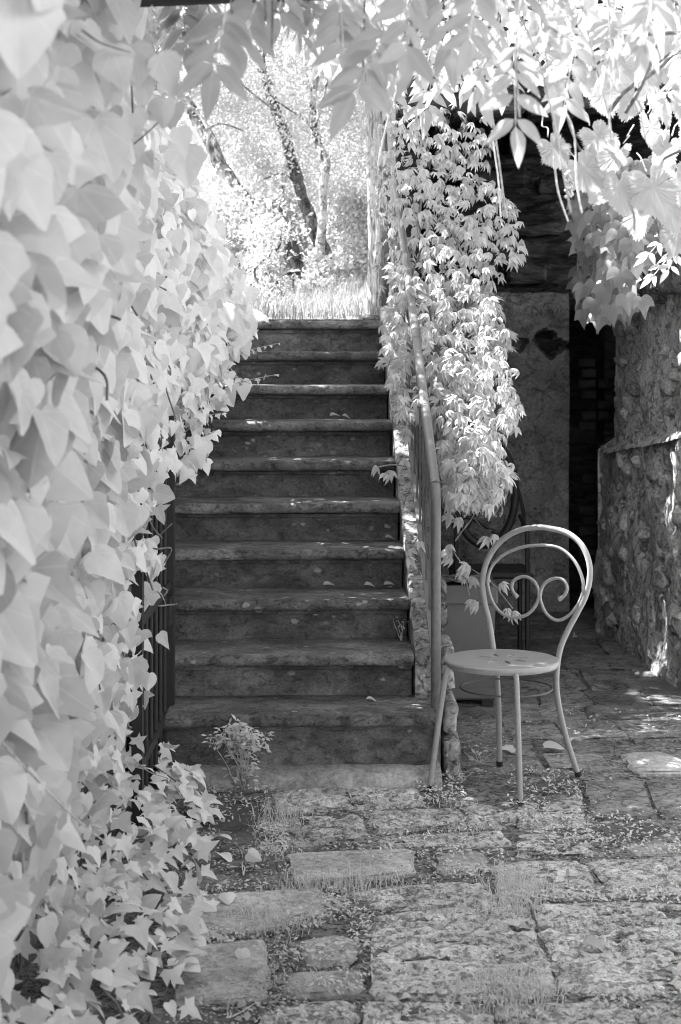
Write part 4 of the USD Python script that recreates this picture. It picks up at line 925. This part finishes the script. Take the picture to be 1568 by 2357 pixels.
lines = [([(1132, 300), (1148, 420), (1153, 500)], 4.2), ([(1200, 0), (1188, 120), (1196, 270)], 3.05), ([(840, 0), (838, 90), (836, 170)], 3.2), ([(950, 0), (945, 100)], 3.0), ([(1010, 0), (975, 90), (920, 190), (880, 330), (868, 400)], 4.0), ([(1285, 230), (1320, 300), (1328, 420), (1340, 490)], 3.6), ([(1275, 360), (1285, 440), (1308, 510)], 3.6),
         ([(1180, 0), (1230, 110), (1262, 220), (1290, 360), (1315, 490)], 3.4), ([(1090, 120), (1128, 240), (1150, 380), (1165, 500)], 3.9), ([(530, 0), (540, 60), (548, 135)], 2.8), ([(628, 0), (627, 130)], 3.0), ([(300, 10), (300, 120), (306, 260)], 3.3), ([(300, 10), (312, 40), (302, 55)], 3.3), ([(1350, 60), (1370, 140), (1400, 260), (1408, 320)], 3.5), ([(1400, 0), (1410, 160), (1402, 300)], 3.5), ([(1100, 0), (1060, 110), (1040, 200)], 3.5), ([(610, 0), (612, 40), (600, 55)], 3.0)]
for pts, Y0 in lines: obj('tendril', tube(catmull([px(*q, Y0 + .02 * i) for i, q in enumerate(pts)], 6), .0022, 5), M['pale_stem'] if pts[0][0] > 1000 else M['stem'], ws, smooth=True)
for pts, Y0, rr in (([(1095, 38), (1180, 22), (1290, 10), (1420, 18)], 4.2, .006), ([(1095, 38), (1120, 10), (1150, -30)], 4.2, .006), ([(1425, 85), (1475, 78), (1568, 74), (1640, 70)], 3.6, .0055), ([(1000, -10), (1050, 0), (1100, 36)], 4.2, .005), ([(1540, 20), (1520, 80), (1480, 190), (1440, 260)], 3.7, .005), ([(1568, 110), (1500, 170), (1440, 210), (1400, 260)], 3.8, .005), ([(690, 45), (620, 20), (560, -10)], 3.3, .003), ([(980, 10), (960, 70), (945, 110)], 3.4, .0035)):
    obj('twig', tube(catmull([px(*q, Y0 + .03 * i) for i, q in enumerate(pts)], 6), rr, 6), M['stem'], ws, smooth=True)

# ------------------------------------------------------------------ grape vine
gv = thing('grape_vine', 'sunlit grape vine with toothed leaves hanging at the upper right', 'grapevine')
r = np.random.default_rng(505)
gl = [(1277, 345, 78, 4.1), (1349, 395, 92, 4.2), (1380, 322, 92, 4.25), (1418, 362, 84, 4.15), (1430, 440, 95, 4.2), (1498, 300, 92, 4.3), (1508, 440, 120, 4.2), (1530, 352, 100, 4.3), (1392, 222, 80, 4.2), (1455, 235, 82, 4.4), (1520, 235, 95, 4.4), (1560, 420, 90, 4.4), (1470, 500, 80, 4.3), (1545, 480, 95, 4.5), (1425, 160, 90, 4.5), (1490, 160, 90, 4.6), (1555, 170, 95, 4.6), (1390, 440, 70, 4.4), (1600, 300, 95, 4.5), (1610, 400, 95, 4.5), (1560, 540, 85, 4.6), (1350, 180, 85, 4.9), (1580, 240, 95, 4.7), (1540, 90, 95, 4.6), (1460, 80, 90, 4.8)]
for x, y, w, Y0 in gl:
    s = w / FOC * Y0 * .98; L = np.array([r.normal(0, .4), -.15, -1]); Nn = np.array([r.normal(.15, .35), -.85, r.uniform(.05, .75)])
    p = px(x, y, Y0) - unit(L) * s * .45
    lf = thing('vine_leaf', parent=gv)
    add_leaf('blade', place(GRAPE[r.integers(6)], p, L, Nn, s), M['grape'], lf)
    obj('stalk', tube(stem_path(p, p + np.array([r.normal(.0, .03), .04, r.uniform(.03, .08)]), r, 4, .006), .0016, 5), M['pale_stem'], lf, smooth=True)
bunch = thing('flower_bunch', parent=gv)
for k in range(34):
    y = 395 + k * 1.75; p = px(1311 + r.normal(0, 5), y, 4.15); s = trimesh.creation.icosphere(1, .0042); s.apply_translation(p); obj('bud', s, M['pale_stem'], bunch, smooth=True)
for pts in ([(1290, 225), (1330, 335), (1362, 362)], [(1325, 310), (1380, 350), (1420, 360), (1450, 440), (1500, 460)], [(1452, 380), (1446, 440), (1455, 520)], [(1480, 430), (1510, 500), (1520, 560)], [(1500, 380), (1560, 350), (1620, 330)], [(1400, 250), (1470, 180), (1560, 110)]):
    obj('cane', tube(catmull([px(*q, 4.3) for q in pts], 6), .0034, 5), M['stem'], gv, smooth=True)

# ------------------------------------------------------------------ trees and bushes of the garden
r = np.random.default_rng(606)
DIAM = (np.array([[0, 0, 0], [.22, .5, .05], [0, 1, -.05], [-.22, .5, .05]]), np.array([[0, 1, 2], [0, 2, 3]]), np.array([[0, 0], [.22, .5], [0, 1], [-.22, .5]]))
def leaf_cloud(centres, radii, n, size, flat=.8):
    k = r.integers(0, len(centres), n); c = np.asarray(centres)[k]; rad = np.asarray(radii)[k]
    P = c + r.normal(0, 1, (n, 3)) * rad[:, None] * [1, 1, flat] * .55
    return place_many([DIAM], P, r.normal(0, 1, (n, 3)) + [0, 0, -.3], r.normal(0, 1, (n, 3)) + [0, -.2, .7], size * r.uniform(.7, 1.25, n), np.zeros(n, int))
def trunk(pts, w0, w1, seed, n=6):
    c = catmull(pts, n); c = c + (np.stack([meshkit.fbm(c * 4 + 5 * k, 3, seed + k) for k in range(3)], -1) - .5) * .06
    rad = np.linspace(w0, w1, len(c)) * (1 + .25 * (meshkit.noise(c * 9, seed) - .5)); rad[:3] *= [1.35, 1.15, 1.05]
    return tube(c, rad, 12)
def tree(name, label, trunk_px, Y0, w0, w1, limbs, crown, n, leaf, mat='bark', kind='tree', group=None):
    base = px(*trunk_px[0], Y0); base[2] = gh(np.array([base[0]]), np.array([Y0]))[0] - .05
    pts = [base] + [px(x, y, Y0 + .12 * i) for i, (x, y) in enumerate(trunk_px[1:])]
    loc = tuple(base); t = thing(name, label, kind, loc, group)
    obj('trunk', trunk(pts, w0, w1, int(Y0 * 10)), M[mat], t, smooth=60, loc=loc)
    for lp, a, b, dy in limbs:
        obj('limb', tube(catmull([px(x, y, Y0 + dy + .1 * i) for i, (x, y) in enumerate(lp)], 5), np.linspace(a, b, (len(lp) - 1) * 5 + 1 if len(lp) > 2 else 7), 8), M[mat], t, smooth=60, loc=loc)
    cs = [px(x, y, Y0 + d) for x, y, d, _ in crown]; m = leaf_cloud(cs, [q[3] for q in crown], n, leaf)
    tag(obj('crown', (m[0], m[1]), M['tree_leaf'], t, smooth=False, uv=m[2], loc=loc), kind='stuff')
    return t
def blobs(x0, x1, y0, y1, n, rad, dy=1.2):
    out = []
    for _ in range(n):
        y = r.uniform(y0, y1); out.append((r.uniform(x0, x1), y, r.uniform(.15, 2.2) if y > -60 else r.uniform(-dy, dy), rad * r.uniform(.6, 1.3)))
    return out
tree('olive_tree', 'leaning pale olive tree whose patchy trunk slants up to the left', [(690, 700), (620, 570), (576, 486), (522, 400), (468, 300), (420, 220), (392, 150), (368, 60), (350, -80)], 13.2, .068, .036,
     [([(505, 372), (492, 320), (462, 268), (432, 238)], .022, .012, .1), ([(468, 300), (510, 285), (560, 300)], .012, .005, 0), ([(420, 225), (380, 200), (330, 215)], .016, .008, 0), ([(450, 325), (400, 310), (360, 318)], .008, .004, 0)],
     blobs(300, 580, -250, 190, 44, .40) + blobs(400, 600, 180, 360, 12, .25), 30000, .036)
t3 = tree('olive_tree', 'dark trunked olive tree leaning left behind the forked one', [(782, 676), (768, 628), (735, 560), (706, 490), (688, 425), (664, 330), (634, 250), (604, 160), (584, 80), (568, 0), (555, -90)], 14.0, .062, .034,
     [([(634, 255), (570, 205), (500, 140), (460, 90)], .008, .006, -.2), ([(640, 235), (690, 268), (740, 300)], .007, .004, 0), ([(604, 160), (612, 80), (606, 0)], .012, .008, 0), ([(690, 430), (650, 400), (600, 415)], .012, .005, 0)],
     blobs(480, 720, -260, 160, 44, .42) + blobs(560, 720, 200, 440, 22, .27), 34000, .036, mat='dark_bark')
t2 = tree('olive_tree', 'slender pale olive tree with a dark knot below its fork', [(733, 640), (735, 600), (741, 530), (741, 440), (749, 372), (733, 335), (720, 292), (723, 220), (731, 150), (738, 60), (742, -90)], 13.4, .040, .026,
     [([(726, 292), (742, 235), (758, 160), (765, 80)], .013, .007, 0), ([(720, 300), (690, 262), (668, 250)], .008, .004, 0)],
     blobs(660, 900, -260, 190, 44, .42) + blobs(760, 870, 150, 360, 14, .28), 32000, .036)
kn = trimesh.creation.icosphere(2, .03); kn.apply_scale([.7, .6, 1.1]); kn.apply_translation(px(723, 311, 13.9)); obj('knot', kn, M['dark_bark'], t2, smooth=True, loc=tuple(np.array(t2.GetAttribute('xformOp:translate').Get())))
tree('olive_tree', 'thin grey upright tree between the two leaning trunks', [(644, 640), (646, 540), (648, 460), (659, 390), (666, 330), (672, 260)], 15.5, .036, .020, [([(650, 420), (610, 425), (575, 450)], .006, .003, 0)],
     blobs(590, 720, 180, 420, 8, .32), 6000, .038)
for k, (x, Y0, cx0, cx1, lab) in enumerate(((300, 19, 200, 520, 'hazy bright tree behind the leaning olive at the left'), (560, 22, 430, 700, 'hazy bright tree far behind the middle trunks'), (860, 20, 690, 980, 'hazy bright tree far behind the creeper'), (1150, 21, 950, 1300, 'bright garden tree behind the vault, hidden by the wisteria'), (60, 17, -200, 260, 'bright garden tree behind the ivy covered wall'))):
    tree('garden_tree', lab, [(x, 680), (x + 8, 520), (x - 6, 380), (x + 12, 240), (x + 4, 80), (x, -60)], Y0, .09, .04, [([(x - 6, 380), (x - 60, 300), (x - 110, 180)], .035, .015, 0), ([(x + 12, 250), (x + 70, 160), (x + 120, 60)], .03, .012, 0)],
         blobs(cx0, cx1, -200, 480, 70, .6, 1.6), 42000, .055)
def bush(name, label, x0, x1, y0, y1, Y0, n, leaf, rad, nb, dy=.5, stems=6, kind='bush', mat='shrub_leaf'):
    base = px((x0 + x1) / 2, 700, Y0); base[2] = gh(base[:1], base[1:2])[0] - .03; loc = tuple(base); t = thing(name, label, kind, loc)
    cs = [px(r.uniform(x0, x1), r.uniform(y0, y1), Y0 + r.uniform(-dy, dy)) for _ in range(nb)]
    m = leaf_cloud(cs, [rad * r.uniform(.6, 1.3) for _ in cs], n, leaf); tag(obj('foliage', (m[0], m[1]), M[mat], t, uv=m[2], loc=loc), kind='stuff')
    for k in range(stems):
        a = base + [r.normal(0, .1), r.normal(0, .1), 0]; obj('stem', tube(stem_path(a, cs[r.integers(len(cs))], r, 5, .03), .008, 5), M['bark'], t, smooth=True, loc=loc)
bush('laurel_bush', 'dense mottled bush to the right of the slender trunk', 775, 900, 360, 660, 16.0, 16000, .055, .3, 30)
bush('laurel_bush', 'tall mottled bush filling the gap between the two leaning trunks', 590, 720, 420, 650, 17.5, 12000, .055, .32, 24)
bush('laurel_bush', 'bright bush behind the ivy at the left of the stairs', 420, 600, 420, 640, 16.5, 12000, .055, .35, 24)
bush('laurel_bush', 'far bright bush hidden behind the head post and creeper', 880, 1150, 380, 640, 18.0, 8000, .06, .4, 18)
bush('garden_shrub', 'sunlit low shrub with thin stems beside the stair head', 575, 640, 520, 690, 10.6, 1500, .042, .12, 14, .25, 7)
bush('garden_shrub', 'small leafy shrub at the foot of the slender trunk', 715, 775, 600, 672, 12.6, 900, .05, .1, 8, .2, 4)
bush('garden_shrub', 'bright shrub leaning over the ivy behind the left wall', 380, 580, 440, 640, 11.5, 4500, .05, .22, 20, .4, 6)
for Yt, lab in ((6.7, 'nearest of four added shrubs behind the left wall, placed to block the sun'), (7.4, 'second nearest of four added shrubs behind the left wall, placed to block the sun'), (8.1, 'third of four added shrubs behind the left wall, placed to block the sun'), (8.8, 'farthest of four added shrubs behind the left wall, placed to block the sun')):
    base = np.array([-1.12, Yt, 1.68]); loc = tuple(base); t = thing('standard_shrub', lab, 'shrub', loc)  # added shrubs, mostly out of view, crowns placed to stop sun patches
    cs = [np.array([r.uniform(-1.28, -.88), Yt + r.uniform(-.42, .42), r.uniform(2.74, 3.44 if Yt < 8 else 3.8)]) for _ in range(30)]
    m = leaf_cloud(cs, [.11] * 30, 6500, .05); tag(obj('crown', (m[0], m[1]), M['shrub_leaf'], t, uv=m[2], loc=loc), kind='stuff')
    for k in range(3): obj('stem', tube(stem_path(base + [r.normal(0, .03), r.normal(0, .05), 0], cs[k], r, 5, .02), .012, 6), M['bark'], t, smooth=True, loc=loc)
base = np.array([-1.0, 9.2, 1.72]); loc = tuple(base); t = thing('standard_shrub', 'tall added shrub beyond the end of the left wall, placed to block the sun', 'shrub', loc)  # added shrub, its tall crown keeps sun off the right wall and paving
cs = [np.array([r.uniform(-1.15, -.8), r.uniform(8.45, 9.6), r.uniform(3.3, 4.7)]) for _ in range(52)]
m = leaf_cloud(cs, [.12] * 52, 15000, .05); tag(obj('crown', (m[0], m[1]), M['shrub_leaf'], t, uv=m[2], loc=loc), kind='stuff')
for k in range(4): obj('stem', tube(stem_path(base + [r.normal(0, .03), r.normal(0, .05), 0], cs[k], r, 5, .02), .012, 6), M['bark'], t, smooth=True, loc=loc)
# dark low lamp on a stake
gl_ = thing('garden_box', 'small black flat box on a stake in the garden grass', 'garden light', tuple(px(675, 660, 12.0)))
lc = tuple(px(675, 660, 12.0)); c = px(675, 629, 12.0)
obj('box', chamfer_box(c - [.056, .05, .016], c + [.056, .05, .016], .005), M['iron'], gl_, loc=lc)
obj('stake', tube([c - [0, 0, .012], c - [0, 0, .25]], .008, 6), M['iron'], gl_, smooth=True, loc=lc)
sm = thing('tree_stump', 'dark rough stump behind the black box', 'stump', tuple(px(686, 640, 13.0)))
v = trimesh.creation.cylinder(.055, .42, sections=14).subdivide().subdivide(); p_ = np.array(v.vertices); p_ = p_ * (1 + (meshkit.fbm(p_ * 14, 3, 3)[:, None] - .5) * .5) + [0, 0, 0] + p_[:, 2:3] * [-.35, 0, 0]
obj('wood', (p_ + px(688, 622, 13.0), np.array(v.faces)), M['dark_bark'], sm, smooth=50, loc=tuple(px(686, 640, 13.0)))

# ------------------------------------------------------------------ grass, weeds and litter
r = np.random.default_rng(707)
def blades(base, h, lean_, w, r):
    n = len(base); a = r.uniform(0, 2 * np.pi, n); d = np.column_stack([np.cos(a), np.sin(a), 0 * a]); s = np.column_stack([-np.sin(a), np.cos(a), 0 * a])
    k = lean_ * r.uniform(.2, 1.2, n)[:, None]; h = h[:, None]; w = (w * r.uniform(.7, 1.2, n))[:, None]
    up = np.array([0, 0, 1.0])
    v = np.stack([base - s * w, base + s * w, base + up * h * .55 + d * k * h * .3 - s * w * .7, base + up * h * .55 + d * k * h * .3 + s * w * .7, base + up * h * (1 - .3 * k) + d * k * h], 1)
    f = np.array([[0, 1, 3], [0, 3, 2], [2, 3, 4]])[None] + (np.arange(n) * 5)[:, None, None]
    uv = np.tile([[0, 0], [0, 0], [0, .5], [0, .5], [0, 1]], (n, 1)); return v.reshape(-1, 3), f.reshape(-1, 3), uv
n = 16000; X = r.uniform(-2.6, 1.2, n); Yg = 9.03 + r.uniform(0, 1, n) ** 1.5 * 7; ok = ~((X > .25) & (Yg < 11.7)); X, Yg = X[ok], Yg[ok]
B = np.column_stack([X, Yg, gh(X, Yg) - .01])
gg = blades(B, r.uniform(.05, .17, len(B)) * (.45 + 1.1 * meshkit.noise(np.column_stack([X * 2, Yg * 2, 0 * X]), 8)), .6, .0035, r)
tag(add_leaf('garden_grass', gg, M['lawn'], None), 'bright sunlit grass at the top of the stairs', 'grass', kind='stuff')
tufts = [(700, 2036, .10, 60), (760, 2042, .10, 70), (830, 2040, .10, 80), (900, 2030, .09, 60), (660, 2050, .09, 50), (1175, 2020, .09, 160), (1200, 2050, .11, 260), (1185, 2085, .10, 170), (1150, 2100, .08, 80), (1120, 2285, .09, 120), (1170, 2290, .11, 200), (1220, 2285, .10, 170), (1150, 2325, .08, 90), (640, 1870, .10, 90), (660, 1890, .10, 70), (610, 1905, .09, 80), (620, 1960, .08, 60), (600, 2115, .10, 110), (640, 2130, .09, 90), (560, 2130, .07, 50), (690, 2110, .07, 60), (1090, 1912, .06, 60), (860, 2010, .05, 40), (1015, 2108, .05, 40), (745, 1985, .05, 30), (640, 2200, .05, 60), (640, 2250, .05, 50), (1040, 1845, .05, 40)]
bb, hh = [], []
for x, y, h, n in tufts:
    c = gpx(x, y); bb.append(c + r.normal(0, 1, (n, 3)) * [.045, .06, 0]); hh.append(h * r.uniform(.35, 1, n) * .6)
gb = np.vstack(bb); gb[:, 2] = -.005
tag(add_leaf('paving_grass', blades(gb, np.concatenate(hh), 1.0, .0016, r), M['grass'], None), 'tufts of thin pale grass in the joints of the paving', 'grass', kind='stuff')
# low weeds in the joints
zones = [(600, 660, 1890, 2000, 420), (950, 1070, 1775, 1850, 420), (1170, 1340, 1780, 1900, 520), (1180, 1568, 1880, 1975, 700), (850, 1190, 1900, 1990, 500), (1160, 1568, 2060, 2085, 350), (640, 860, 2100, 2310, 700), (740, 800, 2060, 2110, 160), (480, 640, 1800, 1960, 360), (380, 640, 2040, 2070, 200), (380, 660, 2140, 2180, 200), (600, 1568, 2290, 2357, 900), (1020, 1160, 2000, 2030, 150), (480, 620, 1770, 1830, 200), (1300, 1568, 1640, 1700, 120)]
wp, ws_ = [], []
for x0, x1, y0, y1, n in zones:
    n = int(n * 1.1)
    x, y = r.uniform(x0, x1, n), r.uniform(y0, y1, n); Yv = FOC * EYE / (y - HY)
    q = np.column_stack([(x - CX) / FOC * Yv, Yv, np.full(n, .006) + r.uniform(0, .02, n)])
    keep = meshkit.noise(np.column_stack([q[:, :2] * 9, 0 * q[:, :1]]), 31) > .42
    wp.append(q[keep]); ws_.append(r.uniform(.009, .021, keep.sum()))
wp, ws_ = np.vstack(wp), np.concatenate(ws_); n = len(wp)
tag(add_leaf('joint_weeds', place_many(SMALL, wp, r.normal(0, 1, (n, 3)) * [1, 1, .35], np.array([0, 0, 1.0]) + r.normal(0, .5, (n, 3)), ws_, r.integers(0, 4, n)), M['grass'], None), 'small leaved weeds creeping along the paving joints', 'weeds', kind='stuff')
# grit, chips and crumbled leaves
n = 22000; y = 1640 + (2420 - 1640) * r.uniform(0, 1, n) ** .8; x = r.uniform(380, 1600, n); Yv = FOC * EYE / (y - HY)
q = np.column_stack([(x - CX) / FOC * Yv, Yv, r.uniform(-.012, .010, n)])
dens = meshkit.fbm(np.column_stack([q[:, :2] * 4, 0 * q[:, :1]]), 3, 44); q = q[(dens > .46) & ((q[:, 0] < 1.0) | (q[:, 1] < 5.9) | (r.uniform(0, 1, n) < .2))]; n = len(q)
CH = trimesh.creation.icosahedron(); ch_t = (np.array(CH.vertices), np.array(CH.faces), np.array(CH.vertices)[:, :2])
mm = place_many([(ch_t[0] * [1, .7, .3], ch_t[1], ch_t[2])], q, r.normal(0, 1, (n, 3)) * [1, 1, .15], np.array([0, 0, 1.0]) + r.normal(0, .35, (n, 3)), r.uniform(.0022, .0065, n), np.zeros(n, int))
tag(obj('ground_litter', (mm[0], mm[1]), M['litter'], None), 'pale grit and crumbled leaf litter scattered over the paving', 'litter', kind='stuff')

# ------------------------------------------------------------------ young plants in the paving, fallen leaves
def small_plant(name, label, base, top, n, leaf, spread, stems=4, group=None, mat='creeper'):
    loc = tuple(base); t = thing(name, label, 'plant', loc, group); lv = []; base, top = np.array(base), np.array(top)
    for k in range(stems):
        e = top + r.normal(0, 1, 3) * [spread, spread, spread * .5] if k else top
        c = stem_path(base, e, r, 5, .03 * np.linalg.norm(e - base)); obj('stem', tube(c, np.linspace(.0022, .001, len(c)), 5), M['pale_stem'], t, smooth=True, loc=loc)
        for j in range(n // stems):
            u = r.uniform(.2, 1) if r.random() < .35 else r.uniform(.75, 1); p = c[int(u * (len(c) - 1))]
            L = r.normal(0, 1, 3) * [1, 1, .3]; pp = p + unit(L) * r.uniform(.0, .022) + [0, 0, r.uniform(-.005, .012)]
            m = place(SMALL[r.integers(4)], pp, L, np.array([0, -.35, 1.0]) + r.normal(0, .35, 3), leaf * r.uniform(.7, 1.2)); lv.append(m)
    for m in lv[:250]: obj('leaf', (m[0], m[1]), M[mat], t, smooth=True, uv=m[2], loc=loc)
    if lv[250:]:
        m = cat(lv[250:]); tag(obj('foliage', (m[0], m[1]), M[mat], t, smooth=True, uv=m[2], loc=loc), kind='stuff')
small_plant('rue_plant', 'small pale rue like plant growing at the foot of the stairs', px(562, 1810, 5.97) * [1, 1, 0], px(558, 1676, 5.94), 480, .026, .042, 16, mat='grass')
small_plant('seedling', 'leafy seedling in the joint between the stair foot and the left chair leg', gpx(972, 1795), px(976, 1762, 6.05), 16, .022, .02, 4)
small_plant('seedling', 'seedling with broad leaflets behind the left front chair leg', gpx(1105, 1760), px(1102, 1725, 6.3), 12, .026, .025, 4)
small_plant('seedling', 'low seedling under the chair, right of the stair foot', gpx(1064, 1800), px(1063, 1775, 6.05), 10, .02, .02, 3)
small_plant('seedling', 'seedling sprouting between the ivy and the smooth flagstone', gpx(560, 2015), px(572, 1950, 5.3), 10, .04, .02, 4)
small_plant('seedling', 'seedling at the bottom edge beside the smooth flagstone', gpx(520, 2350), px(530, 2300, 3.98), 14, .035, .035, 4)
small_plant('seedling', 'tiny seedling rooted at the right end of the second step', st(.255, GO * 2 - .03, Z0 + RISE * 2)[None][0], st(.24, GO * 2 - .05, Z0 + RISE * 2 + .09)[None][0], 14, .018, .02, 4)
def fallen(label, p, L, N, s, k, curl=1):
    m = place(IVY_MATURE[k] if k < 12 else leaflet_tpl(.24, .7, 1.0, seed=k), np.array(p), L, N, s); tag(add_leaf('fallen_leaf', m, M['dead_leaf'], None), label, 'leaf')
fallen('curled pale dry leaf lying on the big rough slab', gpx(1340, 2190) + [0, 0, .022], (1, -.1, .0), (0, -.4, 1), .085, 31)
fallen('dry leaf lying at the lower edge of the big slab', gpx(885, 2325) + [0, 0, .02], (1, .3, .1), (0, -.3, 1), .06, 32)
fallen('pointed dry leaf beside the one at the slab edge', gpx(925, 2318) + [0, 0, .02], (.8, .5, .1), (.2, -.3, 1), .05, 33)
fallen('narrow dry leaf on the lowest step', st(.1, GO * 1 - .10, Z0 + RISE * 1 + .012)[None][0], (1, .1, .1), (0, -.3, 1), .05, 34)
fallen('dark dry leaf behind the chair on the yard paving', gpx(1318, 1475) + [0, 0, .02], (.6, .6, .3), (.3, -.8, .5), .075, 35)
fallen('broad pale leaf lying under the chair', gpx(1185, 1730) + [0, 0, .015], (-1, -.2, 0), (0, -.2, 1), .08, 2)
fallen('broad pale leaf lying right of the one under the chair', gpx(1250, 1728) + [0, 0, .015], (1, -.3, 0), (0, -.2, 1), .085, 6)
fallen('small pale leaf on the paving right of the chair', gpx(1172, 2135) + [0, 0, .014], (.8, .5, 0), (0, -.2, 1), .045, 4)
for k, (s, stp, lab) in enumerate(((.12, 3, 'curled dry leaf on the third step, left of two'), (.2, 3, 'curled dry leaf on the third step near its right end'), (-.05, 3, 'thin leaf near the middle of the third step'), (.06, 7, 'fallen leaf standing against the eighth riser'), (.0, 7, 'fallen leaf lying flat on the seventh tread'), (.22, 4, 'shred of leaf on the fourth tread by the stringer'))):
    p = st(s, GO * stp - .02, Z0 + RISE * stp + .018)[None][0]; fallen(lab, p, (1, .1, r.uniform(0, .5)), (0, -.7, .7), .045, 50 + k)
